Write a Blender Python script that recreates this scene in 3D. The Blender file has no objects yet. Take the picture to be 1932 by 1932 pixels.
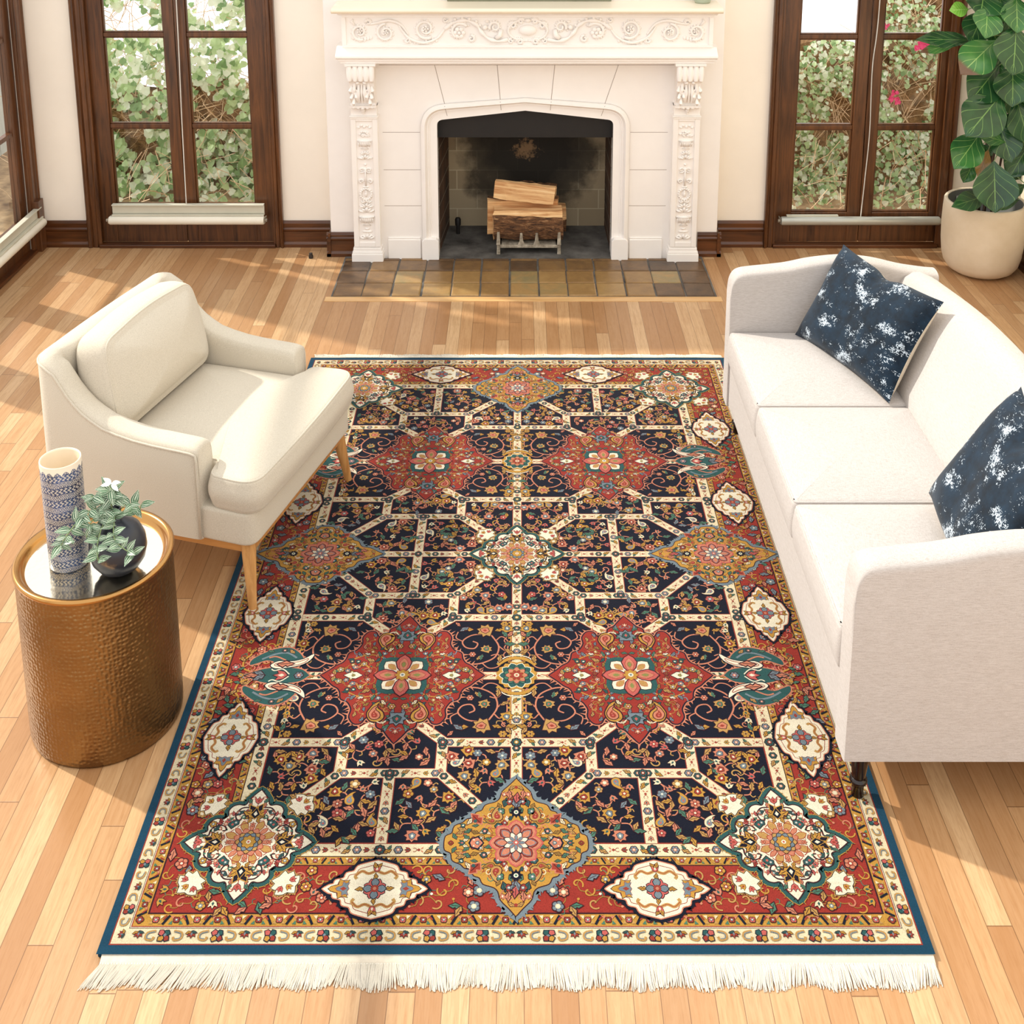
import bpy, bmesh, math, random
from mathutils import Vector, Matrix
from math import sin, cos, pi, radians, sqrt, atan2, floor, hypot
R = random.Random(7)
SC = bpy.context.scene
COL = SC.collection

# ---------------------------------------------------------------- materials
def lin(h):
    h = h.lstrip('#')
    o = []
    for i in (0, 2, 4):
        c = int(h[i:i+2], 16)/255.
        o.append(c/12.92 if c <= .04045 else ((c+.055)/1.055)**2.4)
    return (*o, 1.)
class NT:
    def __init__(s, name):
        s.m = bpy.data.materials.new(name); s.m.use_nodes = True
        s.t = s.m.node_tree; s.b = s.t.nodes['Principled BSDF']
        s.out = s.t.nodes['Material Output']
    def n(s, typ, **kw):
        nd = s.t.nodes.new(typ)
        for k, v in kw.items():
            if k.startswith('i_'):
                key = k[2:]
                key = int(key) if key.isdigit() else key.replace('_', ' ')
                nd.inputs[key].default_value = v
            else: setattr(nd, k, v)
        return nd
    def l(s, a, b): s.t.links.new(a, b)
    def math(s, op, a, b=None, c=None, clamp=False):
        nd = s.t.nodes.new('ShaderNodeMath'); nd.operation = op; nd.use_clamp = clamp
        for i, v in enumerate((a, b, c)):
            if v is None: continue
            if isinstance(v, (int, float)): nd.inputs[i].default_value = v
            else: s.l(v, nd.inputs[i])
        return nd.outputs[0]
    def mix(s, f, a, b, mode='MIX'):
        nd = s.t.nodes.new('ShaderNodeMix'); nd.data_type = 'RGBA'; nd.blend_type = mode
        for i, v in ((0, f), (6, a), (7, b)):
            if isinstance(v, (int, float)): nd.inputs[i].default_value = v
            elif isinstance(v, tuple): nd.inputs[i].default_value = v
            else: s.l(v, nd.inputs[i])
        return nd.outputs[2]
    def ramp(s, f, stops, interp='LINEAR'):
        nd = s.t.nodes.new('ShaderNodeValToRGB'); nd.color_ramp.interpolation = interp
        e = nd.color_ramp.elements
        while len(e) > 1: e.remove(e[-1])
        e[0].position = stops[0][0]; e[0].color = stops[0][1]
        for p, c in stops[1:]:
            x = e.new(p); x.color = c
        s.l(f, nd.inputs[0]); return nd.outputs[0]
    def co(s, kind='Object', scale=(1, 1, 1), rot=(0, 0, 0)):
        tc = s.t.nodes.new('ShaderNodeTexCoord'); mp = s.t.nodes.new('ShaderNodeMapping')
        mp.inputs['Scale'].default_value = scale; mp.inputs['Rotation'].default_value = rot
        s.l(tc.outputs[kind], mp.inputs[0]); return mp.outputs[0]
    def noise(s, vec, scale, detail=3, rough=.5, dist=0):
        nd = s.n('ShaderNodeTexNoise', i_Scale=scale, i_Detail=detail, i_Roughness=rough, i_Distortion=dist)
        s.l(vec, nd.inputs['Vector']); return nd.outputs['Fac']
    def bump(s, h, strength=.3, dist=.002):
        nd = s.n('ShaderNodeBump', i_Strength=strength, i_Distance=dist)
        s.l(h, nd.inputs['Height']); s.l(nd.outputs[0], s.b.inputs['Normal'])
    def col(s, c):
        if isinstance(c, tuple): s.b.inputs['Base Color'].default_value = c
        else: s.l(c, s.b.inputs['Base Color'])
    def set(s, **kw):
        for k, v in kw.items(): s.b.inputs[k.replace('_', ' ')].default_value = v
        return s

def plain(name, hx, rough=.5, metal=0, var=.12, vs=6, scale=(1, 1, 1), bump=None, spec=.5, sheen=0, kind='Object', hx2=None):
    t = NT(name); c = lin(hx)
    v = t.co(kind, scale)
    n = t.noise(v, vs, 4, .6)
    if hx2: c2 = lin(hx2)
    else: c2 = tuple(x*(1-var*2) for x in c[:3])+(1,)
    t.col(t.ramp(n, [(.3, c), (.72, c2)]))
    t.set(Roughness=rough, Metallic=metal, Specular_IOR_Level=spec)
    if sheen: t.set(Sheen_Weight=sheen, Sheen_Roughness=.5)
    if bump: t.bump(t.noise(t.co(kind, scale), bump[0], 3, .6), bump[1], bump[2] if len(bump) > 2 else .002)
    return t.m

def wood(name, dark, light, axis=2, rough=.35, sc=1.):
    t = NT(name); s = [34*sc]*3; s[axis] = 2.2*sc
    v = t.co('Object', tuple(s))
    n = t.noise(v, 1.6, 6, .62, .6)
    n2 = t.noise(t.co('Object'), 3., 3, .5)
    f = t.math('ADD', t.math('MULTIPLY', n, .75), t.math('MULTIPLY', n2, .3))
    t.col(t.ramp(f, [(.35, lin(dark)), (.7, lin(light))]))
    t.set(Roughness=rough); t.bump(n, .15, .001); return t.m

MT = {}
MT['wall'] = plain('cream_plaster', '#FBF1E2', .7, var=.03, vs=3, bump=(90, .08))
MT['wallright'] = plain('warm_plaster', '#F8EFD6', .7, var=.03, vs=3, bump=(90, .08))
MT['white'] = plain('painted_plaster', '#FAF4EE', .45, var=.025, vs=5, bump=(60, .06))
MT['shelf'] = plain('mantel_paint', '#F3E4CC', .35, var=.03, vs=4)
MT['joint'] = plain('joint_line', '#A08E80', .8)
MT['wood'] = wood('dark_walnut_trim', '#341C0E', '#714524', 2, .28)
MT['woodx'] = wood('dark_walnut_trim_across', '#331909', '#693C1C', 0, .28)
MT['woody'] = wood('dark_walnut_trim_along', '#351A0A', '#703F1E', 1, .28)
MT['oak'] = wood('oak_chair_wood', '#A8713A', '#D7A264', 2, .35)
MT['oakx'] = wood('oak_rail_wood', '#A8713A', '#CC9152', 0, .35)
MT['shade'] = plain('roller_blind_vinyl', '#EDE6D4', .4, var=.03)
MT['shade_rail'] = plain('blind_headrail', '#CFCBB8', .4, var=.05)
MT['shade_grey'] = plain('blind_aluminium', '#B9B9AE', .28, metal=.35, var=.05)
MT['cord'] = plain('white_cord', '#E8E4DA', .6)
MT['black'] = plain('soot_steel', '#17120F', .6, var=.3, bump=(30, .3))
MT['iron'] = plain('ashy_iron', '#C4B8A4', .6, metal=.2, hx2='#6E6252', vs=40, bump=(80, .5))
MT['pot'] = plain('cast_stone', '#E8D8BE', .62, hx2='#D8C5A6', vs=5, bump=(140, .15))
MT['potin'] = plain('pot_inner_grey', '#7A7B75', .7)
MT['soil'] = plain('potting_soil', '#2E2118', .9, var=.4, vs=60, bump=(60, .8, .01))
MT['ebony'] = plain('ebony_lacquer', '#1C0F0C', .18, var=.2)
MT['navyvase'] = plain('charcoal_glaze', '#2A2E38', .3, var=.12, vs=14, bump=(30, .08))
MT['label'] = plain('paper_label', '#D8D8D2', .6)
MT['stem'] = plain('leafy_stem', '#8CA36A', .5)
MT['bark'] = plain('fig_stem_bark', '#4A3628', .7, var=.3, vs=40, scale=(1, 1, .3))
MT['reflectslab'] = plain('mantel_reflection_tone', '#85876E', .5)  # grey-green of the reflection on the mantel, put into a slab's colour
MT['glassgreen'] = plain('pale_green_ceramic', '#B9C4AE', .3)
MT['rubber'] = plain('dark_rubber', '#2A211A', .6)

def fabric(name, hx, hx2, sx=220, sy=700, st=.35, vs=14):
    t = NT(name)
    a = t.noise(t.co('Object', (sx, sy, sy)), 1., 3, .7)
    b = t.noise(t.co('Object', (sy, sx, sy)), 1., 3, .7)
    f = t.math('MULTIPLY', t.math('ADD', a, b), .5)
    big = t.noise(t.co('Object'), vs, 2)
    c = t.ramp(f, [(.36, lin(hx2)), (.56, lin(hx))])
    t.col(t.mix(t.math('MULTIPLY', big, .12), c, lin(hx2)))
    t.set(Roughness=.9, Specular_IOR_Level=.15, Sheen_Weight=.15)
    t.bump(f, st, .0012); return t.m
MT['chairfab'] = fabric('ivory_wool_blend', '#D4CAB8', '#BDB29F', 500, 500, .25)
MT['sofafab'] = fabric('pale_linen_weave', '#C8C1BC', '#A59B93', 60, 900, .4)
MT['pillowback'] = fabric('cream_cotton', '#E6D9C2', '#D2C3A8', 500, 500)

def velvet():
    t = NT('distressed_navy_velvet')
    v = t.co('Object')
    big = t.noise(t.co('Object', (1., 1.5, 1.)), 13, 3, .6)
    mid = t.noise(t.co('Object', (90, 330, 90)), 1., 2, .6)
    mid2 = t.noise(t.co('Object', (330, 100, 90)), 1., 2, .6)
    f = t.math('MAXIMUM', mid, mid2)
    gate = t.math('MULTIPLY', t.math('SUBTRACT', big, .50), 1.15)
    s = t.math('ADD', f, gate)
    mask = t.ramp(s, [(.718, (0, 0, 0, 1)), (.742, (1, 1, 1, 1))])
    mott = t.noise(v, 22, 4, .6)
    base = t.ramp(mott, [(.3, lin('#08131D')), (.7, lin('#152B3D'))])
    t.col(t.mix(mask, base, lin('#B9C4CE')))
    t.set(Roughness=.8, Sheen_Weight=.12, Specular_IOR_Level=.2)
    t.bump(mott, .3, .003); return t.m
MT['velvet'] = velvet()

def brass():
    t = NT('hammered_brass')
    tc = t.n('ShaderNodeUVMap'); mp = t.n('ShaderNodeMapping'); mp.inputs['Scale'].default_value = (1, 1, 1)
    t.l(tc.outputs[0], mp.inputs[0])
    vo = t.n('ShaderNodeTexVoronoi', i_Scale=92., i_Randomness=.5); vo.feature = 'SMOOTH_F1'; vo.inputs['Smoothness'].default_value = .6
    t.l(mp.outputs[0], vo.inputs['Vector'])
    n = t.noise(t.co('Object'), 5, 3)
    t.col(t.ramp(n, [(.3, lin('#9A7A50')), (.7, lin('#806544'))]))
    t.set(Metallic=1., Roughness=.33); t.bump(vo.outputs['Distance'], .75, .004); return t.m
MT['brass'] = brass()
def brasstop():
    t = NT('polished_brass_tray')
    tc = t.co('Object'); ln = t.n('ShaderNodeVectorMath', operation='LENGTH'); t.l(tc, ln.inputs[0])
    vo = t.n('ShaderNodeTexVoronoi', i_Scale=75.); t.l(tc, vo.inputs['Vector'])
    t.col(lin('#F2E8D2')); t.set(Metallic=1., Roughness=.10); t.bump(vo.outputs['Distance'], .08, .002); return t.m
MT['brasstop'] = brasstop()
MT['brassrim'] = plain('brass_rim', '#B98A52', .22, metal=1, var=.05)

def lace():
    t = NT('blue_lace_ceramic')
    uv = t.n('ShaderNodeUVMap').outputs[0]
    sx = t.n('ShaderNodeSeparateXYZ'); t.l(uv, sx.inputs[0]); U, V = sx.outputs[0], sx.outputs[1]
    # U 0..1 around, V 0..1 up
    wob = t.math('MULTIPLY', t.math('SINE', t.math('MULTIPLY', U, 2*pi*7)), .006)
    V2 = t.math('ADD', V, wob)
    band = t.math('FRACT', t.math('MULTIPLY', V2, 4.3))
    c1 = t.n('ShaderNodeCombineXYZ'); t.l(t.math('MULTIPLY', U, 34), c1.inputs[0]); t.l(t.math('MULTIPLY', V2, 34), c1.inputs[1])
    vo = t.n('ShaderNodeTexVoronoi', i_Scale=1., i_Randomness=.15); vo.voronoi_dimensions = '2D'; t.l(c1.outputs[0], vo.inputs['Vector'])
    rings = t.math('SINE', t.math('MULTIPLY', vo.outputs['Distance'], 17.))
    diag = t.math('SINE', t.math('ADD', t.math('MULTIPLY', U, 2*pi*30), t.math('MULTIPLY', t.math('PINGPONG', t.math('MULTIPLY', V2, 60), 1.), 4.5)))
    sel = t.math('GREATER_THAN', t.math('FRACT', t.math('MULTIPLY', V2, 8.6)), .5)
    pat = t.mix(sel, rings, diag)
    lines = t.math('GREATER_THAN', t.math('ABSOLUTE', t.math('SINE', t.math('MULTIPLY', V2, 2*pi*8.6))), .2)
    p = t.math('MULTIPLY', t.math('GREATER_THAN', pat, .15), lines)
    scal = t.math('ADD', .925, t.math('MULTIPLY', t.math('ABSOLUTE', t.math('SINE', t.math('MULTIPLY', U, pi*16))), .035))
    top = t.math('GREATER_THAN', V, scal)
    white = t.math('MAXIMUM', t.math('MULTIPLY', p, .62), top)
    n = t.noise(t.co('Object'), 18, 3)
    blue = t.ramp(n, [(.35, lin('#182440')), (.65, lin('#3C5480'))])
    t.col(t.mix(white, blue, lin('#EADFCB')))
    t.set(Roughness=.3); return t.m
MT['lace'] = lace()
MT['cream_glaze'] = plain('cream_glaze', '#EAD9BE', .3, var=.05)

def floor_mat():
    t = NT('oak_strip_flooring')
    tc = t.co('Object'); sp = t.n('ShaderNodeSeparateXYZ'); t.l(tc, sp.inputs[0]); X, Y = sp.outputs[0], sp.outputs[1]
    xs = t.math('DIVIDE', t.math('ADD', X, 20.), .0575); xi = t.math('FLOOR', xs); xf = t.math('FRACT', xs)
    w1 = t.n('ShaderNodeTexWhiteNoise', noise_dimensions='1D'); t.l(xi, w1.inputs['W'])
    ys = t.math('ADD', t.math('DIVIDE', Y, 1.15), t.math('MULTIPLY', w1.outputs[0], 7.)); yi = t.math('FLOOR', ys); yf = t.math('FRACT', ys)
    cb = t.n('ShaderNodeCombineXYZ'); t.l(xi, cb.inputs[0]); t.l(yi, cb.inputs[1])
    w2 = t.n('ShaderNodeTexWhiteNoise', noise_dimensions='2D'); t.l(cb.outputs[0], w2.inputs['Vector']); rnd = w2.outputs[0]
    c = t.ramp(rnd, [(0, lin('#A67A52')), (.3, lin('#B78C62')), (.55, lin('#C2996E')), (.8, lin('#CEAA80')), (1, lin('#A2764E'))])
    # grain: stretched along Y, shifted per board
    off = t.n('ShaderNodeCombineXYZ'); t.l(t.math('ADD', t.math('MULTIPLY', X, 95), t.math('MULTIPLY', rnd, 40)), off.inputs[0])
    t.l(t.math('ADD', t.math('MULTIPLY', Y, 5.), t.math('MULTIPLY', rnd, 90)), off.inputs[1])
    gr = t.noise(off.outputs[0], 1., 5, .65, .8)
    off2 = t.n('ShaderNodeCombineXYZ'); t.l(t.math('MULTIPLY', X, 240), off2.inputs[0]); t.l(t.math('MULTIPLY', Y, 22), off2.inputs[1])
    gr2 = t.noise(off2.outputs[0], 1., 3, .6)
    c = t.mix(t.ramp(gr, [(.42, (0, 0, 0, 1)), (.75, (.55, .55, .55, 1))]), c, lin('#9A6A3C'))
    c = t.mix(t.ramp(gr2, [(.5, (0, 0, 0, 1)), (.8, (.35, .35, .35, 1))]), c, lin('#8A5C32'))
    seam = t.math('MAXIMUM', t.math('GREATER_THAN', t.math('ABSOLUTE', t.math('SUBTRACT', xf, .5)), .484),
                  t.math('GREATER_THAN', t.math('ABSOLUTE', t.math('SUBTRACT', yf, .5)), .4988))
    c = t.mix(t.math('MULTIPLY', seam, .65), c, lin('#5A3A20'))
    t.col(c)
    t.l(t.math('ADD', .24, t.math('MULTIPLY', gr, .16)), t.b.inputs['Roughness'])
    t.bump(t.math('SUBTRACT', t.math('MULTIPLY', gr2, .25), seam), .25, .0012); return t.m
MT['floor'] = floor_mat()
MT['oakstrip'] = wood('oak_border_strip', '#C9985F', '#E3BC86', 0, .28)

def tile_mat():
    t = NT('glazed_hearth_tile')
    g = t.n('ShaderNodeNewGeometry'); r = t.n('ShaderNodeObjectInfo')
    at = t.n('ShaderNodeAttribute', attribute_name='tile'); rnd = at.outputs['Fac']
    n = t.noise(t.co('Object'), 14, 5, .65); n2 = t.noise(t.co('Object'), 60, 4, .6)
    f = t.math('ADD', t.math('MULTIPLY', rnd, .7), t.math('MULTIPLY', n, .45))
    c = t.ramp(f, [(.15, lin('#3B3028')), (.38, lin('#72563A')), (.6, lin('#9A7648')), (.8, lin('#B08C58')), (1, lin('#86835F'))])
    t.col(t.mix(t.math('MULTIPLY', n2, .35), c, lin('#3A2C22')))
    t.set(Roughness=.35); t.bump(n2, .3, .003); return t.m
MT['tile'] = tile_mat()
MT['grout'] = plain('dark_grout', '#3C3734', .8, hx2='#77736C', vs=9)

def firebrick():
    t = NT('sooty_firebrick')
    v = t.co('Object', (1, 1, 1)); sp = t.n('ShaderNodeSeparateXYZ'); t.l(v, sp.inputs[0])
    cb = t.n('ShaderNodeCombineXYZ'); t.l(t.math('ADD', sp.outputs[0], sp.outputs[1]), cb.inputs[0]); t.l(sp.outputs[2], cb.inputs[1])
    br = t.n('ShaderNodeTexBrick', i_Scale=1.); br.inputs['Brick Width'].default_value = .23; br.inputs['Row Height'].default_value = .115
    br.inputs['Mortar Size'].default_value = .003; br.inputs['Color1'].default_value = lin('#B5A384'); br.inputs['Color2'].default_value = lin('#9E8A6C'); br.inputs['Mortar'].default_value = lin('#C9BA9A')
    t.l(cb.outputs[0], br.inputs['Vector'])
    # soot stain: an irregular plume above the grate (centre x=.05)
    dx = t.math('DIVIDE', t.math('SUBTRACT', sp.outputs[0], .03), .43); dz = t.math('DIVIDE', t.math('SUBTRACT', sp.outputs[2], .50), .50)
    d = t.math('SQRT', t.math('ADD', t.math('MULTIPLY', dx, dx), t.math('MULTIPLY', dz, dz)))
    n = t.noise(v, 7, 5, .6)
    k = t.math('ADD', d, t.math('MULTIPLY', t.math('SUBTRACT', n, .5), .7))
    soot = t.ramp(k, [(.45, (.97, .97, .97, 1)), (.75, (.85, .85, .85, 1)), (1.15, (.12, .12, .12, 1))])
    c = t.mix(soot, br.outputs['Color'], lin('#17130F'))
    ex = t.math('DIVIDE', t.math('SUBTRACT', sp.outputs[0], .01), .07); ez = t.math('DIVIDE', t.math('SUBTRACT', sp.outputs[2], .47), .06)
    n9 = t.noise(v, 45, 4, .7)
    e = t.math('ADD', t.math('SQRT', t.math('ADD', t.math('MULTIPLY', ex, ex), t.math('MULTIPLY', ez, ez))), t.math('MULTIPLY', t.math('SUBTRACT', n9, .5), 3.4))
    c = t.mix(t.ramp(e, [(.4, (.55, .55, .55, 1)), (1.2, (0, 0, 0, 1))]), c, lin('#B08A62'))
    t.col(c); t.set(Roughness=.85); t.bump(t.math('ADD', br.outputs['Fac'], t.math('MULTIPLY', n, .5)), .3, .004); return t.m
MT['firebrick'] = firebrick()
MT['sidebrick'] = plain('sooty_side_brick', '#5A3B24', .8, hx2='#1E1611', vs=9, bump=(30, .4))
MT['ash'] = plain('ashy_hearth_floor', '#74706A', .85, hx2='#2B2724', vs=7, bump=(50, .5))
MT['sidejoint'] = plain('grey_mortar', '#9A8F80', .85)

def bark_mat():
    t = NT('rough_log_bark')
    n = t.noise(t.co('Object', (14, 60, 60)), 1., 5, .7, 1.2)
    t.col(t.ramp(n, [(.35, lin('#2E1D12')), (.55, lin('#7A5232')), (.7, lin('#B08860'))]))
    t.set(Roughness=.9); t.bump(n, 1., .012); return t.m
MT['logbark'] = bark_mat()
def split_mat():
    t = NT('split_oak_wood')
    n = t.noise(t.co('Object', (3, 60, 60)), 1., 5, .6, .4)
    t.col(t.ramp(n, [(.35, lin('#B97F4C')), (.6, lin('#E4B983')), (.75, lin('#EFD2A4'))]))
    t.set(Roughness=.8); t.bump(n, .4, .003); return t.m
MT['split'] = split_mat()

def glass_mat():
    t = NT('old_window_glass')
    gl = t.n('ShaderNodeBsdfGlossy', i_Roughness=.03); tr = t.n('ShaderNodeBsdfTransparent')
    mx = t.n('ShaderNodeMixShader', i_0=.07)
    fr = t.n('ShaderNodeFresnel', i_IOR=1.45); ge = t.n('ShaderNodeNewGeometry'); t.l(t.math('MULTIPLY', fr.outputs[0], t.math('SUBTRACT', 1., ge.outputs['Backfacing'])), mx.inputs[0])
    t.l(tr.outputs[0], mx.inputs[1]); t.l(gl.outputs[0], mx.inputs[2]); t.l(mx.outputs[0], t.out.inputs[0]); return t.m
MT['glass'] = glass_mat()

def leaf_mat(name, dark, light, vein, tip=None, nv=7.5, rough=.24):
    t = NT(name)
    uv = t.n('ShaderNodeUVMap').outputs[0]; sp = t.n('ShaderNodeSeparateXYZ'); t.l(uv, sp.inputs[0])
    U = t.math('ABSOLUTE', t.math('SUBTRACT', t.math('MULTIPLY', sp.outputs[0], 2), 1)); V = sp.outputs[1]
    mid = t.math('LESS_THAN', U, .024)
    f = t.math('FRACT', t.math('SUBTRACT', t.math('MULTIPLY', V, nv), t.math('MULTIPLY', t.math('POWER', U, .8), 2.)))
    side = t.math('LESS_THAN', t.math('ABSOLUTE', t.math('SUBTRACT', f, .5)), .035)
    m = t.math('MAXIMUM', mid, t.math('MULTIPLY', side, .75))
    n = t.noise(t.co('Object'), 9, 4)
    c = t.ramp(n, [(.3, lin(dark)), (.7, lin(light))])
    c = t.mix(m, c, lin(vein))
    if tip: c = t.mix(t.ramp(t.math('ADD', V, t.math('MULTIPLY', n, .2)), [(.86, (0, 0, 0, 1)), (.93, (1, 1, 1, 1))]), c, lin(tip))
    t.col(c); t.set(Roughness=rough); t.bump(t.math('MULTIPLY', m, -1), .35, .003); return t.m
MT['figleaf'] = leaf_mat('fig_leaf', '#18391F', '#2D5A30', '#6E9450', nv=4.6)
MT['figleafmid'] = leaf_mat('fig_leaf_mid', '#28552D', '#427A3C', '#88AE60', nv=4.6)
MT['figleaflight'] = leaf_mat('fig_leaf_young', '#6FA63A', '#8CC152', '#B8DA80')
MT['figleafbrown'] = leaf_mat('fig_leaf_browned', '#33663A', '#5A9048', '#A0C070', '#6E5038', nv=4.6)
MT['figleafdead'] = leaf_mat('fig_leaf_dead', '#8C6A38', '#B99358', '#6E4B28')
def stripe_leaf():
    t = NT('striped_wandering_leaf')
    uv = t.n('ShaderNodeUVMap').outputs[0]; sp = t.n('ShaderNodeSeparateXYZ'); t.l(uv, sp.inputs[0])
    U = t.math('ABSOLUTE', t.math('SUBTRACT', t.math('MULTIPLY', sp.outputs[0], 2), 1))
    s = t.math('GREATER_THAN', t.math('SINE', t.math('MULTIPLY', U, 14.)), .6)
    n = t.noise(t.co('Object'), 30, 2)
    t.col(t.mix(s, t.ramp(n, [(.3, lin('#234A30')), (.7, lin('#47754A'))]), lin('#DCE6CC'))); t.set(Roughness=.4); return t.m
MT['stripeleaf'] = stripe_leaf()
MT['petalwhite'] = plain('white_petal', '#F4F6F0', .5, var=.03)
def ivy(name, hx, hx2):
    m = plain(name, hx, .5, hx2=hx2, vs=9); nt = m.node_tree; b = nt.nodes['Principled BSDF']
    tr = nt.nodes.new('ShaderNodeBsdfTranslucent'); tr.inputs[0].default_value = lin(hx); mx = nt.nodes.new('ShaderNodeMixShader'); mx.inputs[0].default_value = .45
    nt.links.new(b.outputs[0], mx.inputs[1]); nt.links.new(tr.outputs[0], mx.inputs[2]); nt.links.new(mx.outputs[0], nt.nodes['Material Output'].inputs[0]); return m
MT['ivy1'] = ivy('ivy_leaf_green', '#D2E6B6', '#A8C88A'); MT['ivy2'] = ivy('ivy_leaf_pale', '#F6FAEC', '#DCEAC8'); MT['ivy3'] = ivy('ivy_leaf_dark', '#8FB078', '#6C9058')
MT['twig'] = plain('dry_twig', '#F0D8B8', .8, hx2='#C79E74', vs=20)
MT['hedgeback'] = plain('dead_vine_mass', '#C79C70', .95, hx2='#5E4328', vs=16, bump=(30, 1., .03))
MT['pink'] = plain('bougainvillea_bract', '#E8467A', .6)
MT['siding'] = plain('grey_boards', '#D2D6CE', .7, hx2='#B4B9B0', vs=20, scale=(1, 6, .3))
MT['paving'] = plain('pale_paving', '#D9CFBE', .8, var=.08)
MT['drygrass'] = plain('dry_soil', '#C7A67E', .9, hx2='#5F4630', vs=9)

# ---------------------------------------------------------------- mesh builder
class MB:
    def __init__(s): s.v = []; s.f = []; s.m = []; s.uv = None
    def add(s, vs, fs, mi=0):
        o = len(s.v); s.v += [tuple(v) for v in vs]
        for f in fs: s.f.append(tuple(i+o for i in f)); s.m.append(mi)
        return s
    def box(s, x0, x1, y0, y1, z0, z1, mi=0):
        v = [(x, y, z) for z in (z0, z1) for y in (y0, y1) for x in (x0, x1)]
        return s.add(v, [(0, 2, 3, 1), (4, 5, 7, 6), (0, 1, 5, 4), (2, 6, 7, 3), (0, 4, 6, 2), (1, 3, 7, 5)], mi)
    def rings(s, rs, mi=0, cap0=True, cap1=True, closed=True):
        o = len(s.v); n = len(rs[0])
        for r in rs: s.v += [tuple(p) for p in r]
        for i in range(len(rs)-1):
            for j in range(n if closed else n-1):
                a = o+i*n+j; b = o+i*n+(j+1) % n
                s.f.append((a, b, b+n, a+n)); s.m.append(mi)
        if cap0: s.f.append(tuple(o+j for j in reversed(range(n)))); s.m.append(mi)
        if cap1: s.f.append(tuple(o+(len(rs)-1)*n+j for j in range(n))); s.m.append(mi)
        return s
    def lathe(s, prof, cx=0, cy=0, cz=0, n=48, mi=0, cap0=True, cap1=True, ax='z', sy=1.):
        rs = []
        for r, z in prof:
            q = []
            for j in range(n):
                a = 2*pi*j/n
                if ax == 'z': q.append((cx+r*cos(a), cy+r*sin(a)*sy, cz+z))
                elif ax == 'x': q.append((cx+z, cy+r*cos(a), cz+r*sin(a)))
                else: q.append((cx+r*cos(a), cy-z, cz+r*sin(a)))
            rs.append(q)
        return s.rings(rs, mi, cap0, cap1)
    def tube(s, pts, rad, n=6, mi=0, flat=1.):
        pts = [Vector(p) for p in pts]; rs = []; prev = None
        for i, p in enumerate(pts):
            d = (pts[min(i+1, len(pts)-1)]-pts[max(i-1, 0)])
            if d.length < 1e-9: d = Vector((0, 0, 1))
            d.normalize()
            if prev is None: up = Vector((0, 0, 1)) if abs(d.z) < .9 else Vector((0, 1, 0)); a = d.cross(up).normalized()
            else:
                a = prev-d*prev.dot(d)
                a = a.normalized() if a.length > 1e-6 else d.cross(Vector((0, 0, 1))).normalized()
            prev = a; b = d.cross(a); r = rad[i] if isinstance(rad, (list, tuple)) else rad
            rs.append([p+a*(r*cos(2*pi*k/n))+b*(r*flat*sin(2*pi*k/n)) for k in range(n)])
        return s.rings(rs, mi)
    def prism(s, poly, y0, y1, ax='y', mi=0):
        # poly in (x,z) extruded along y ; ax='x': poly (y,z) extruded along x ; ax='z': poly (x,y)
        def P(a, b, c): return (a, c, b) if ax == 'y' else ((c, a, b) if ax == 'x' else (a, b, c))
        return s.rings([[P(a, b, y0) for a, b in poly], [P(a, b, y1) for a, b in poly]], mi)
    def sphere(s, c, r, n=8, m=6, mi=0):
        rx, ry, rz = r if isinstance(r, tuple) else (r, r, r)
        rs = []
        for i in range(1, m):
            t = pi*i/m; rs.append([(c[0]+rx*sin(t)*cos(2*pi*j/n), c[1]+ry*sin(t)*sin(2*pi*j/n), c[2]-rz*cos(t)) for j in range(n)])
        o = len(s.v); s.rings(rs, mi, False, False)
        b = len(s.v); s.v += [(c[0], c[1], c[2]-rz), (c[0], c[1], c[2]+rz)]
        for j in range(n):
            s.f.append((b, o+(j+1) % n, o+j)); s.m.append(mi)
            k = o+(m-2)*n; s.f.append((b+1, k+j, k+(j+1) % n)); s.m.append(mi)
        return s
    def xf(s, M, a=0):
        M = Matrix(M)
        for i in range(a, len(s.v)): s.v[i] = tuple(M @ Vector(s.v[i]))
        return s
    def build(s, name, mats, parent=None, smooth=False, bevel=0, seg=2, subsurf=0, loc=(0, 0, 0), fix=True, angle=None):
        me = bpy.data.meshes.new(name); me.from_pydata(s.v, [], s.f)
        if not isinstance(mats, (list, tuple)): mats = [mats]
        for m in mats: me.materials.append(MT[m] if isinstance(m, str) else m)
        me.polygons.foreach_set('material_index', s.m)
        if s.uv:
            ul = me.uv_layers.new(name='UVMap')
            for L in me.loops: ul.data[L.index].uv = s.uv[L.vertex_index]
        if fix:
            b = bmesh.new(); b.from_mesh(me); bmesh.ops.recalc_face_normals(b, faces=b.faces); b.to_mesh(me); b.free()
        if smooth:
            me.polygons.foreach_set('use_smooth', [True]*len(me.polygons))
            if angle: me.set_sharp_from_angle(angle=radians(angle))
        me.update()
        o = bpy.data.objects.new(name, me); COL.objects.link(o); o.location = loc
        if parent: o.parent = parent
        if bevel:
            md = o.modifiers.new('bevel', 'BEVEL'); md.width = bevel; md.segments = seg; md.limit_method = 'ANGLE'
        if subsurf:
            md = o.modifiers.new('sub', 'SUBSURF'); md.levels = subsurf; md.render_levels = subsurf
        return o

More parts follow.
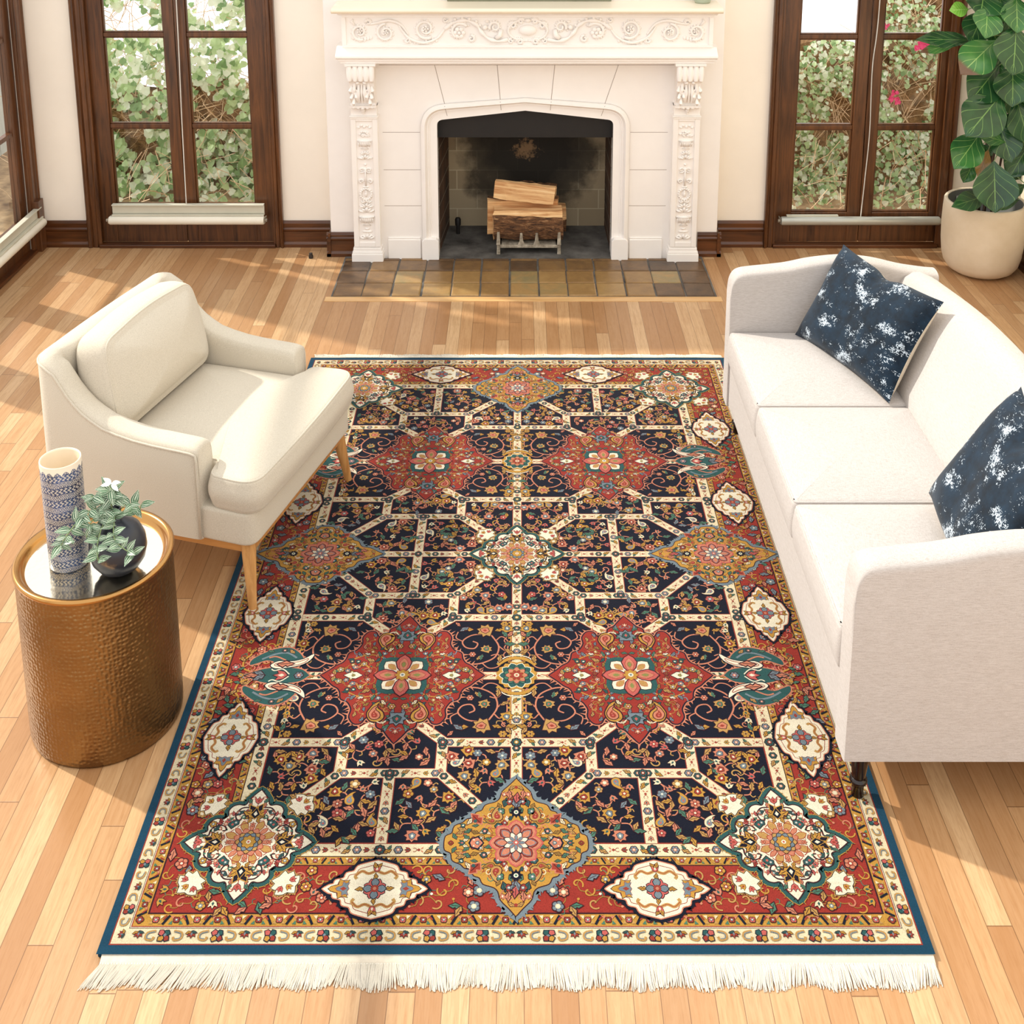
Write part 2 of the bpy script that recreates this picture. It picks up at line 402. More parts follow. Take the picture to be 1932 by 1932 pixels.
def thing(name, label, cat, loc=(0, 0, 0), rz=0, group=None):
    o = bpy.data.objects.new(name, None); COL.objects.link(o); o.location = loc; o.rotation_euler = (0, 0, rz)
    o.empty_display_size = .1; o['label'] = label; o['category'] = cat
    if group: o['group'] = group
    return o
def tag(o, label, cat, group=None, kind=None):
    o['label'] = label; o['category'] = cat
    if group: o['group'] = group
    if kind: o['kind'] = kind
    return o
def struct(o, label=None, cat=None):
    o['kind'] = 'structure'
    if label: o['label'] = label
    if cat: o['category'] = cat
    return o
def catmull(P, n=6, closed=False):
    out = []; N = len(P)
    rng = range(N) if closed else range(N-1)
    for i in rng:
        if closed: p0, p1, p2, p3 = P[(i-1) % N], P[i], P[(i+1) % N], P[(i+2) % N]
        else: p0, p1, p2, p3 = P[max(i-1, 0)], P[i], P[i+1], P[min(i+2, N-1)]
        for k in range(n):
            t = k/n
            out.append(tuple(.5*((2*b)+(-a+c)*t+(2*a-5*b+4*c-d)*t*t+(-a+3*b-3*c+d)*t**3) for a, b, c, d in zip(p0, p1, p2, p3)))
    if not closed: out.append(tuple(P[-1]))
    return out
# ---------------------------------------------------------------- the room
BW = 6.22; LW = -2.64; RW = 2.64; WH = 2.5
f = MB().box(LW-.07, RW+.2, .2, 6.7, -.06, 0); struct(f.build('floor', 'floor'), 'narrow oak strip floor boards running towards the fireplace', 'floor')
# back wall with two door openings and the fireplace opening
def wall_back():
    b = MB(); y0, y1 = BW, BW+.18
    b.box(LW-.07, -2.30, y0, y1, 0, WH); b.box(-1.34, -.56, y0, y1, 0, WH); b.box(.62, 1.385, y0, y1, 0, WH); b.box(2.29, RW+.2, y0, y1, 0, WH)
    b.box(-2.30, -1.34, y0, y1, 2.3, WH); b.box(1.385, 2.29, y0, y1, 2.3, WH); b.box(-.56, .62, y0, y1, .95, WH)
    o = b.build('wall_back', 'wall'); struct(o, 'cream plaster wall behind the fireplace', 'wall')
    c = MB(); c.box(-1.012, -.56, 6.085, BW, 0, WH); c.box(.62, 1.06, 6.085, BW, 0, WH); c.box(-.56, .62, 6.085, BW, 1.0, WH)
    struct(c.build('chimney_breast', 'white', o, bevel=.004))
wall_back()
def wall_left():
    b = MB(); x0, x1 = LW-.07, LW
    b.box(x0, x1, 6.13, 6.40, 0, WH); b.box(x0, x1, 4.86, 4.95, 0, WH); b.box(x0, x1, 4.95, 6.13, 2.42, WH)
    b.box(x0, x1, 1.2, 4.86, 2.46, WH); b.box(x0, x1, .9, 1.2, 0, WH)
    struct(b.build('wall_left', 'wall'), 'cream plaster wall at the left with tall openings', 'wall')
wall_left()
struct(MB().box(RW, RW+.18, .9, 6.4, 0, WH).build('wall_right', 'wallright'), 'pale yellow wall at the right behind the potted fig', 'wall')

def baseboard(b, p0, p1, nrm, h=.15):
    # profile (out, z)
    pr = [(0, 0), (.022, 0), (.022, .018), (.012, .03), (.012, .088), (.018, .096), (.02, .104), (.012, .112), (.014, h-.014), (.009, h), (0, h)]
    rs = []
    for p in (p0, p1): rs.append([(p[0]+nrm[0]*a, p[1]+nrm[1]*a, z) for a, z in pr])
    b.rings(rs)
b = MB(); baseboard(b, (LW+.035, BW), (-2.36, BW), (0, -1)); baseboard(b, (-1.29, BW), (-1.035, BW), (0, -1))
baseboard(b, (1.085, BW), (1.335, BW), (0, -1)); baseboard(b, (2.345, BW), (RW, BW), (0, -1))
struct(b.build('baseboard_back', 'woodx'), 'dark walnut baseboard along the back wall', 'baseboard')
b = MB(); baseboard(b, (-1.034, 6.085), (-.885, 6.085), (0, -1), .135); baseboard(b, (-1.012, BW), (-1.012, 6.063), (-1, 0), .135)
struct(b.build('baseboard_breast_left', 'woodx'), 'short dark baseboard left of the fireplace column', 'baseboard')
b = MB(); baseboard(b, (.955, 6.085), (1.082, 6.085), (0, -1), .135); baseboard(b, (1.06, BW), (1.06, 6.063), (1, 0), .135)
struct(b.build('baseboard_breast_right', 'woodx'), 'short dark baseboard right of the fireplace column', 'baseboard')
b = MB(); baseboard(b, (RW, 1.), (RW, BW), (-1, 0)); struct(b.build('baseboard_right', 'woody'), 'dark walnut baseboard along the right wall', 'baseboard')
struct(MB().box(-.96, 1.0, 5.497, 5.55, -.01, .002).build('trim_1', 'oakstrip'), 'light oak border board in front of the hearth tiles', 'trim')

def french_door(name, X, jx0, jx1, panes, zs, label, lights):
    """X: (casing outer left, casing outer right), jx: door leaf span, panes: list of (x0,x1)"""
    root = thing(name, label, 'window'); root['kind'] = 'structure'
    c = MB()
    def casing(xa, xb):
        # moulded vertical casing, profile across x
        w = xb-xa; pr = [(0, 0), (0, .03), (.1, .038), (.2, .03), (.28, .03), (.34, .02), (.44, .026), (.72, .026), (.78, .016), (1, .016), (1, 0)]
        if xa > (X[0]+X[1])/2: pr = [(1-a, d) for a, d in pr][::-1]
        c.rings([[(xa+a*w, BW-d, z) for a, d in pr] for z in (0, 2.38)])
    casing(X[0], jx0+.012); casing(jx1-.012, X[1]); c.box(X[0], X[1], BW-.03, BW+.0, 2.3, 2.42)
    c.build('window_frame', 'wood', root, bevel=.002)
    ys0, ys1 = BW+.015, BW+.06
    # threshold
    MB().box(jx0, jx1, BW-.035, BW+.02, 0, .02).build('threshold', 'woodx', root, bevel=.004)
    mid = (panes[0][1]+panes[1][0])/2
    for k, (a, bb) in enumerate(panes):
        lx0 = jx0 if k == 0 else mid+.0015; lx1 = mid-.0015 if k == 0 else jx1
        l = MB(); l.box(lx0, a, ys0, ys1, .02, 2.3); l.box(bb, lx1, ys0, ys1, .02, 2.3)
        l.box(a, bb, ys0, ys1, .02, zs[0]); l.box(a, bb, ys0, ys1, 2.18, 2.3)
        # raised lower panel moulding
        for z in zs[1:]: l.box(a, bb, ys0+.006, ys1-.006, z-.011, z+.011)
        # sticking around each light
        for i, z in enumerate(zs):
            z0 = z+(.011 if i else 0); z1 = (zs[i+1]-.011) if i+1 < len(zs) else 2.18
            for (u0, u1, w0, w1) in ((a, a+.008, z0, z1), (bb-.008, bb, z0, z1), (a, bb, z0, z0+.008), (a, bb, z1-.008, z1)): l.box(u0, u1, ys0+.012, ys1-.012, w0, w1)
        leaf = l.build('door_leaf', 'wood', root, bevel=.0025)
        for i, z in enumerate(zs):
            z0 = z; z1 = zs[i+1] if i+1 < len(zs) else 2.18
            g = MB().box(a+.002, bb-.002, ys0+.020, ys0+.023, z0+.002, z1-.002); g.build('pane', 'glass', leaf)
    return root
french_door('window_1', (-2.36, -1.29), -2.30, -1.335, [(-2.207, -1.885), (-1.766, -1.443)], [.232, .680, 1.183, 1.69],
            'back wall pair of dark wood glazed doors left of the fireplace', 4)
french_door('window_2', (1.337, 2.345), 1.387, 2.288, [(1.487, 1.796), (1.93, 2.243)], [.19, .672, 1.172, 1.68],
            'back wall pair of dark wood glazed doors right of the fireplace', 4)

# left wall glazed door (only its far leaf shows) and a wide opening nearer
def left_door():
    root = thing('window_3', 'dark wood glazed door in the left wall beside the corner', 'window'); root['kind'] = 'structure'
    c = MB()
    pr = [(0, 0), (0, .03), (.1, .038), (.2, .03), (.28, .03), (.34, .02), (.44, .026), (.72, .026), (.78, .016), (1, .016), (1, 0)]
    for ya, w in ((6.208, -.095), (4.875, .09)):
        c.rings([[(LW+d, ya+a*w, z) for a, d in pr] for z in (0, 2.45)])
    c.build('window_frame', 'wood', root, bevel=.002)
    MB().box(LW-.001, LW+.05, 6.135, 6.205, 0, .285).build('corner_block', 'wood', root, bevel=.003)
    x0, x1 = LW-.05, LW-.01
    MB().box(LW-.06, LW+.03, 4.95, 6.13, 0, .02).build('threshold', 'woody', root, bevel=.004)
    for (ya, yb, pa, pb) in ((5.545, 6.13, 5.63, 6.045), (4.95, 5.54, 5.04, 5.455)):
        l = MB(); l.box(x0, x1, ya, pa, .02, 2.42); l.box(x0, x1, pb, yb, .02, 2.42); l.box(x0, x1, pa, pb, .02, .2); l.box(x0, x1, pa, pb, 2.3, 2.42)
        zz = [.2, .69, 1.195, 1.7, 2.3]
        for z in zz[1:-1]: l.box(x0+.004, x1-.004, pa, pb, z-.012, z+.012)
        lf = l.build('door_leaf', 'wood', root, bevel=.0025)
        for i in range(4): MB().box(x0+.018, x0+.021, pa, pb, zz[i]+.001, zz[i+1]-.001).build('pane', 'glass', lf)
left_door()
# three tall glazed bays further along the left wall, out of the picture but letting the sun in
def bay():
    root = thing('window_4', 'wide glazed bay in the left wall', 'window'); root['kind'] = 'structure'
    c = MB(); x0, x1 = LW-.07, LW-.02
    for y in (1.22, 4.84): c.box(x0, x1, y-.02, y+.02, 0, 2.46)
    c.box(x0, x1, 1.2, 4.86, 0, .06); c.build('window_frame', 'wood', root)
bay()

# ---- roller shades
def shade(root_name, label, x0, x1, zt, yf, grey=False, valance=True):
    t = thing(root_name, label, 'blind', ((x0+x1)/2, yf, zt))
    w = (x1-x0)/2; r = .024
    prof = [(.0, -w+.004), (r-.003, -w+.004), (r, -w+.01), (r, w-.01), (r-.003, w-.004), (0, w-.004)]
    MB().lathe([(max(a, .0005), z) for a, z in prof], 0, 0, -.045 if valance else 0, 24, ax='x').build('roller', 'shade_grey' if grey else 'shade', t, smooth=True, angle=40)
    if valance:
        m = MB(); m.box(-w+.02, w-.004, .012, .024, -.01, .04); m.box(-w+.02, w-.004, .0, .03, .036, .042); m.box(-w+.02, w-.004, -.006, .024, -.02, -.012)
        m.build('headrail', 'shade_rail', t, bevel=.001)
    e = MB(); zc = -.045 if valance else 0
    for sx in (-1, 1):
        e = MB(); e.lathe([(.009, 0), (.009, .012)], sx*w-(.0 if sx > 0 else .012), 0, zc, 12, ax='x'); e.box(sx*w-.002, sx*w+.002, -.012, .04, zc-.014, zc+.014)
        e.build('end_bracket', 'iron', t)
    return t
s1 = shade('roller_blind', 'cream roller blind with headrail mounted low across the left back doors', -2.232, -1.383, .212, BW-.045)
s2 = shade('roller_blind', 'slim grey roller blind mounted low across the right back doors', 1.42, 2.29, .160, BW-.035, True, False)
MB().box(-.40, -.12, .0, .02, .024, .03).build('bracket_plate', 'shade_rail', s2)
def cord(parent, pts, r=.0028):
    MB().tube(catmull(pts, 8), r, 6).build('pull_cord', 'cord', parent, smooth=True)
cord(s1, [(-.027+.04, .038, 2.0), (-.027+.035, .036, 1.1), (-.032+.03, .034, .5), (.0, .01, .03)])
cord(s2, [(.037, .03, 2.0), (.035, .03, 1.15), (.02, .03, .85), (.028, .03, .5), (.02, .03, .25), (.004, .01, .02)])
# left wall blind, rotated to lie along Y
s3 = shade('roller_blind', 'white roller blind mounted low on the left wall door, beside the corner', -.62, .62, .205, 0)
s3.location = (LW+.052, 5.555, .205); s3.rotation_euler = (0, 0, radians(90))

# ---------------------------------------------------------------- garden outside
def leaf_at(b, c, nrm, size, ang, mi):
    n = Vector(nrm).normalized(); a = n.cross(Vector((0, 0, 1))).normalized(); u = n.cross(a)
    d = a*cos(ang)+u*sin(ang); e = n.cross(d)
    c = Vector(c)
    pts = [(0, 0, 0), (.12, .48, .05), (.55, .42, .1), (1, 0, .0), (.55, -.42, .1), (.12, -.48, .05)]
    vs = [c+d*(x*size)+e*(y*size)+n*(z*size) for x, y, z in pts]
    b.add(vs, [(0, 1, 2, 3), (0, 3, 4, 5)], mi)
def hedge(name, x0, x1, y, h, label, nleaf, seed, dens_brown=.45, flowers=None, hm=None, sizes=(.02, .026, .034, .045)):
    r = random.Random(seed); t = thing(name, label, 'hedge', (0, 0, 0))
    b = MB(); nx, nz = 30, 24; g = []
    for j in range(nz+1):
        for i in range(nx+1):
            x = x0+(x1-x0)*i/nx; z = -.1+((hm or h)(x)+.1)*j/nz
            g.append((x, y+.06*sin(x*9+z*5)+r.uniform(-.03, .03), z))
    fs = [(j*(nx+1)+i, j*(nx+1)+i+1, (j+1)*(nx+1)+i+1, (j+1)*(nx+1)+i) for j in range(nz) for i in range(nx)]
    b.add(g, fs); n0 = len(g)
    b.add([(x0, y+.3, -.1), (x1, y+.3, -.1)]+[(x0+(x1-x0)*i/nx, y+.3, (hm or h)(x0+(x1-x0)*i/nx)) for i in range(nx+1)], [])
    b.build('vine_mass', 'hedgeback', t, fix=False)
    tw = MB()
    for k in range(1100):
        x = r.uniform(x0, x1); z = r.uniform(-.1, h(x)-.1); a = r.uniform(-1.4, 1.4)+pi/2; L = r.uniform(.1, .4); c = r.uniform(-.3, .3)
        pts = [(x+cos(a+c*q)*L*q, y-.05-r.uniform(0, .09)-max(0, .2-z)*1.8*(k % 3 > 0), z+sin(a+c*q)*L*q) for q in (0, .33, .66, 1)]
        if pts[-1][2] < h(x): tw.tube(pts, r.uniform(.001, .003), 3)
    tw.build('twig', 'twig', t)
    lv = MB()
    for k in range(nleaf):
        x = r.uniform(x0, x1); z = (r.random()**1.15)*(h(x)+.12)-.12
        if z > .12 and sin(x*7+3)*sin(z*8+x*4)+.4*sin(x*19+z*13) > dens_brown: continue
        leaf_at(lv, (x, y-.06-r.uniform(0, .14)-max(0, .14-z)*2.6*r.random(), z+r.uniform(-.02, .04)), (r.uniform(-.7, .7), -1, r.uniform(-.1, 1.1)), r.choice(sizes), r.uniform(-2.6, -.5), r.choice((0, 0, 1, 1, 2)))
    lv.build('foliage', ['ivy1', 'ivy2', 'ivy3'], t, fix=False)
    if flowers:
        fl = MB()
        for (fx, fz, s) in flowers:
            for q in range(7): leaf_at(fl, (fx+r.uniform(-.02, .02)*s, y-.2, fz+r.uniform(-.02, .02)*s), (r.uniform(-.5, .5), -1, r.uniform(-.3, .5)), .03*s, r.uniform(0, 6.3), 0)
        fl.build('blossom', 'pink', t, fix=False)
    return t
hedge('ivy_hedge', -2.95, -.5, 7.45, lambda x: 1.5, 'pale green ivy covering the bank outside the left back doors', 7500, 3, .50, hm=lambda x: .62+.9*max(0, min(1, (x+1.95)/.1))*0+.05*sin(x*9), sizes=(.03, .04, .05, .065))
hedge('ivy_hedge', .9, 4.2, 7.45, lambda x: .90+.42*max(0, min(1, (x-2.16)/.18))+.03*sin(x*23), 'ivy and dry vines with pink blossom outside the right back doors', 13000, 5, .42,
      [(2.48, .90, 1.3), (2.51, .93, 1.3), (2.33, .60, .8), (2.345, .56, .9), (2.31, .565, .6), (2.25, 1.02, .7)], sizes=(.018, .024, .03, .04))
struct(MB().box(-6, 6, 6.4, 9.5, -.15, -.05).build('garden_ground', 'drygrass'), 'dry earth outside the back wall', 'ground')
struct(MB().box(-8, LW-.07, -1, 6.4, -.12, -.03).build('terrace', 'paving'), 'pale terrace outside the left wall', 'ground')
fb = MB()
for k in range(20): fb.box(-3.64, -3.61, 6.9+k*.16, 6.9+k*.16+.150, -.05, 1.2)
tag(fb.build('board_fence', 'siding'), 'grey vertical board fence seen through the left wall door', 'fence')
# ---------------------------------------------------------------- fireplace
FP = thing('fireplace', 'white carved plaster fireplace surround with pointed arch opening and mantel shelf', 'fireplace', (0.03, 6.0, 0))
def F(b, name, mats, parent=None, **k):
    # geometry is given in room coordinates; shift to the fireplace origin
    p = parent or FP
    off = Vector((0.03, 6.0, 0))
    b.v = [tuple(Vector(v)-off) for v in b.v]
    return b.build(name, mats, p, **k)
YS = 6.04
FCX = .03
def arch(hw, zs, za, r, zb=.0, n=8):
    """pointed low arch outline from bottom left up and over to bottom right, centre FCX"""
    L = [(-hw, zb)]
    # rounded corner between vertical and slope
    sl = (za-zs)/hw
    for k in range(n+1):
        t = k/n; p0 = (-hw, zs-r); p1 = (-hw, zs+sl*0); p2 = (-hw+r, zs+sl*r)
        L.append(tuple((1-t)**2*a+2*t*(1-t)*b+t*t*c for a, b, c in zip(p0, p1, p2)))
    P = L+[(0, za)]+[(-x, z) for x, z in L[::-1]]
    return [(x+FCX, z) for x, z in P]
# front slab with opening: strip between outer rectangle and arch
inner = arch(.460, .770, .822, .03)
outer_pts = []
N = len(inner)
def slab():
    b = MB(); X0, X1, ZT = -.80, .86, 1.13
    def outp(i, p):
        x, z = p
        if i == 0: return (X0, 0)
        if i == N-1: return (X1, 0)
        if i <= 5: return (X0, z*1.1)
        if i >= N-6: return (X1, z*1.1)
        return (X0+(X1-X0)*(x-(FCX-.46))/.92, ZT)
    o = [outp(i, p) for i, p in enumerate(inner)]
    for y in (YS, YS+.045):
        s = len(b.v)
        vs = [(x, y, z) for x, z in inner]+[(x, y, z) for x, z in o]
        fs = [(i, i+1, N+i+1, N+i) for i in range(N-1)]
        b.add(vs, fs)
    m = 2*N
    for i in range(N-1): b.f.append((i, i+1, m+i+1, m+i)); b.m.append(0)
    F(b, 'surround_panel', 'white', fix=True)
slab()
# arch moulding: nested profile swept along the arch
def mould():
    prof = [(.085, .0), (.085, -.012), (.075, -.022), (.064, -.024), (.056, -.014), (.052, -.006), (.046, -.006), (.044, .0), (.038, .0), (.036, .008), (.030, .008), (.028, .012), (.012, .012), (.0, .018), (.0, .10)]
    rs = []
    for d, y in prof:
        a = arch(.460+d, .770+d*.95, .822+d*.83, .03+d*1.15)
        rs.append([(x, YS-.004+y, z) for x, z in a])
    b = MB(); b.rings(rs, 0, False, False, closed=False)
    F(b, 'arch_moulding', 'white', smooth=True, angle=35)
    # small plinth blocks
    for s in (-1, 1):
        p = MB(); xa = FCX+s*.503
        p.prism([(xa-.045, 0), (xa+.045, 0), (xa+.045, .11), (xa+.03, .125), (xa-.03, .125), (xa-.045, .11)], YS-.035, YS+.03)
        p.box(min(FCX+s*.555, FCX+s*.73), max(FCX+s*.555, FCX+s*.73), YS-.014, YS, 0, .115)
        p.prism([(min(FCX+s*.555, FCX+s*.73), .115), (max(FCX+s*.555, FCX+s*.73), .115), (max(FCX+s*.555, FCX+s*.73), .125), (min(FCX+s*.555, FCX+s*.73), .125)], YS-.008, YS)
        F(p, 'plinth', 'white', bevel=.005)
mould()
jt = MB()
for zz in (.30, .50, .705):
    for s in (-1, 1):
        xa, xb = sorted((FCX+s*.55, FCX+s*.745)); jt.box(xa, xb, YS-.0008, YS+.002, zz-.001, zz+.001)
        xa, xb = sorted((FCX+s*.462, FCX+s*.50)); jt.box(xa, xb, YS+.004, YS+.02, zz-.001, zz+.001)
for x0, z0, x1, z1 in ((-.438, 1.068, -.375, .80), (-.115, 1.068, -.095, .83), (.183, 1.068, .160, .83), (.511, 1.068, .425, .80)):
    for (ta, tb, yy) in ((0, .80, -.001), (.80, 1.0, -.0008)):
        xa, za = x0+(x1-x0)*ta, z0+(z1-z0)*ta; xb, zb_ = x0+(x1-x0)*tb, z0+(z1-z0)*tb
        jt.add([(xa-.0012, YS+yy-(.026 if ta else 0), za), (xa+.0012, YS+yy-(.026 if ta else 0), za), (xb+.0012, YS+yy-(.02 if ta else 0), zb_), (xb-.0012, YS+yy-(.02 if ta else 0), zb_)], [(0, 1, 2, 3)])
jt.box(-.725, .80, YS-.0008, YS+.001, 1.066, 1.068)
F(jt, 'joint_lines', 'joint', fix=False)

# pilasters
def relief_panel(b, cx, y, z0, z1, w):
    """symmetrical candelabra relief: vases, leaf scrolls, rosettes"""
    H = z1-z0
    def Z(t): return z0+H*t
    def blob(x, t, rx, rz, ry=.008):
        for s in ((-1, 1) if abs(x) > 1e-6 else (1,)): b.sphere((cx+s*x, y, Z(t)), (rx, ry, rz), 8, 5)
    def curl(x, t, r, turns=1.1, dirn=1, th=.0042, a0=0):
        for s in (-1, 1):
            pts = []; rd = []
            for k in range(15):
                q = k/14; a = a0+dirn*turns*2*pi*q; rr = r*(1-.75*q)
                pts.append((cx+s*(x+rr*cos(a)), y-.002, Z(t)+rr*sin(a))); rd.append(th*(1-.3*q))
            b.tube(pts, rd, 5)
    def vase(t, s=1.):
        b.lathe([(.002, -.018*s), (.016*s, -.016*s), (.007*s, -.008*s), (.019*s, .004*s), (.026*s, .016*s), (.024*s, .022*s), (.03*s, .026*s), (.002, .028*s)], cx, y, Z(t), 14, sy=.45)
        for k in range(-3, 4): b.tube([(cx+k*.0065*s, y-.009, Z(t)-.001*s), (cx+k*.0075*s, y-.012, Z(t)+.02*s)], .002, 4)
    def acanth(t, up=1, s=1.):
        for k, (dx, dz, a) in enumerate(((0, .03, 0), (.014, .024, .5), (.024, .012, 1.0))):
            for sg in ((-1, 1) if dx else (1,)):
                b.tube([(cx+sg*.003, y, Z(t)), (cx+sg*dx*.7*s, y-.006, Z(t)+up*dz*.6*s), (cx+sg*(dx+.004)*s, y-.001, Z(t)+up*dz*s)], [.003, .006*s, .002], 6)
    # from the foot upwards
    acanth(.02, 1, 1.1); curl(.018, .035, .011, 1.1, -1, .004, pi)
    blob(0, .085, .022, .006); blob(0, .11, .012, .006)
    vase(.165, 1.15); blob(0, .20, .012, .008); curl(.02, .205, .009, 1, 1)
    acanth(.245, 1, 1.2); acanth(.285, 1, 1.0); acanth(.325, 1, .8)
    blob(.021, .29, .006, .006); blob(.022, .255, .006, .006)
    # oval garland with figure
    for k in range(16):
        a = 2*pi*k/16; b.sphere((cx+.022*cos(a), y-.003, Z(.40)+.03*sin(a)), (.0062, .006, .0062), 6, 4)
    blob(0, .40, .008, .018, .01); blob(0, .425, .006, .006, .01)
    blob(0, .46, .014, .004)
    curl(.016, .51, .012, 1.2, 1, .0045, -pi/2); b.tube([(cx, y-.002, Z(.47)), (cx, y-.006, Z(.60))], [.004, .003], 5)
    curl(.014, .60, .015, 1.25, -1, .0042, -pi/3); blob(0, .60, .006, .014); blob(0, .645, .006, .006)
    acanth(.69, 1, .9); curl(.019, .705, .008, 1, -1, .004); acanth(.73, 1, .7)
    vase(.80, 1.05)
    for k in range(26):
        a = R.uniform(0, pi); rr = R.uniform(.004, .03); b.sphere((cx+rr*cos(a)*1.0, y-.003, Z(.875)+rr*sin(a)*.9+.002), (.0055, .006, .0055), 6, 4)
    blob(.022, .95, .007, .006); blob(.012, .965, .006, .007); blob(0, .955, .007, .008)
def pilaster(cx, s):
    w = .0815
    m = MB(); Y0, Y1 = 5.992, 6.07
    # shaft as recessed panel: frame + back
    m.box(cx-.070, cx+.070, Y0+.008, Y1, .075, .80)
    for (a, b_, c, d) in ((cx-.070, cx-.043, .085, .79), (cx+.043, cx+.070, .085, .79), (cx-.043, cx+.043, .085, .112), (cx-.043, cx+.043, .778, .79)): m.box(a, b_, Y0, Y0+.012, c, d)
    # foot
    m.prism([(cx-.083, 0), (cx+.083, 0), (cx+.083, .045), (cx+.083, .05), (cx-.083, .05), (cx-.083, .045)], Y0-.014, Y1)
    m.box(cx-.080, cx+.080, Y0-.010, Y1, .05, .062); m.box(cx-.075, cx+.075, Y0-.004, Y1, .062, .082)
    # necking
    m.box(cx-.071, cx+.071, Y0-.004, Y1, .79, .80); m.box(cx-.074, cx+.074, Y0-.008, Y1, .80, .806); m.box(cx-.068, cx+.068, Y0+.004, Y1, .806, .87)
    F(m, 'pilaster', 'white', bevel=.0025)
    r = MB(); relief_panel(r, cx, Y0+.008, .115, .776, .08); r.v = [(cx+(x-cx)*1.28, Y0+.008+(y-Y0-.008)*1.25, z) for x, y, z in r.v]; F(r, 'carved_panel', 'white', smooth=True)
    # corbel : S-scroll bracket with flutes above, acanthus below
    c = MB()
    prof = [(6.06, .866), (5.975, .866), (5.972, .872), (5.978, .88), (5.968, .90), (5.962, .93), (5.955, .96), (5.945, .985), (5.94, 1.0), (5.925, 1.008), (5.912, 1.022), (5.906, 1.045), (5.908, 1.07), (5.918, 1.088), (5.93, 1.094), (6.06, 1.094)]
    c.prism(prof, cx-.062, cx+.062, ax='x')
    for k in range(5):
        x = cx-.056+k*.028; c.lathe([(.001, -.042), (.011, -.036), (.0145, -.01), (.0145, .03), (.012, .042), (.001, .045)], x, 5.915, 1.048, 12)
    c.box(cx-.078, cx+.078, 5.90, 6.06, 1.092, 1.104)
    for sg in (-1, 1):
        # acanthus lobes
        for (x, z, a, L) in ((.014, .975, .1, .09), (.034, .985, .35, .075), (.030, .94, -.3, .05), (.046, .93, .5, .035), (.040, .90, .2, .03), (.050, .965, .6, .03)):
            pts = [(cx+sg*x, 5.948, z+.01), (cx+sg*(x+.012*a), 5.936, z-L*.35), (cx+sg*(x+.02*a), 5.955, z-L*.95)]
            c.tube(pts, [.006, .010, .003], 7)
        pts = [(cx+sg*(.032+.016*cos(q*.55)*(1-q*.07)), 5.938, .945+.020*sin(q*.55)*(1-q*.07)) for q in range(13)]
        c.tube(pts, .0045, 6)
        c.sphere((cx+sg*.018, 5.925, 1.0), (.012, .01, .008), 8, 5)
        for q in range(3): c.sphere((cx+sg*(.052-.006*q), 5.95, .958-.022*q), (.008, .008, .010), 7, 5)
    c.tube([(cx, 5.948, 1.0), (cx, 5.934, .95), (cx, 5.955, .885)], [.005, .006, .003], 6)
    # lower bracket strap and drop
    c.box(cx-.068, cx+.068, 5.962, 6.06, .858, .868)
    for k in range(-2, 3): c.sphere((cx+k*.024, 5.972, .853+abs(k)*.003), (.012, .012, .009), 8, 5)
    c.sphere((cx, 5.985, .838), (.012, .012, .010), 8, 5); c.sphere((cx, 5.988, .824), (.006, .006, .008), 6, 5)
    F(c, 'corbel', 'white', smooth=True, angle=50)
pilaster(-.805, -1); pilaster(.866, 1)
# entablature
e = MB()
e.box(-.905, .985, 5.91, 6.085, 1.104, 1.118); e.box(-.915, .995, 5.90, 6.085, 1.118, 1.130)
prof = [(6.085, 1.13), (5.893, 1.13), (5.885, 1.137), (5.885, 1.148), (5.895, 1.155), (5.91, 1.165), (5.93, 1.178), (5.93, 1.185), (6.085, 1.185)]
e.prism(prof, -.925, .998, ax='x')
e.box(-.893, .975, 5.93, 6.085, 1.185, 1.352)
for (a, b_, c, d) in ((-.893, .975, 1.185, 1.197), (-.893, .975, 1.340, 1.352), (-.893, -.872, 1.197, 1.34), (.954, .975, 1.197, 1.34)): e.box(a, b_, 5.92, 5.932, c, d)
prof = [(6.085, 1.352), (5.915, 1.352), (5.905, 1.356), (5.888, 1.364), (5.88, 1.368), (6.085, 1.368)]
e.prism(prof, -.91, .992, ax='x')
F(e, 'entablature', 'white', bevel=.0025)
sh = MB(); prof = [(6.085, 1.368), (5.87, 1.368), (5.856, 1.371), (5.848, 1.380), (5.85, 1.390), (5.858, 1.395), (5.87, 1.397), (6.085, 1.397)]
sh.prism(prof, -.935, 1.012, ax='x'); F(sh, 'mantel_shelf', 'shelf', bevel=.004)
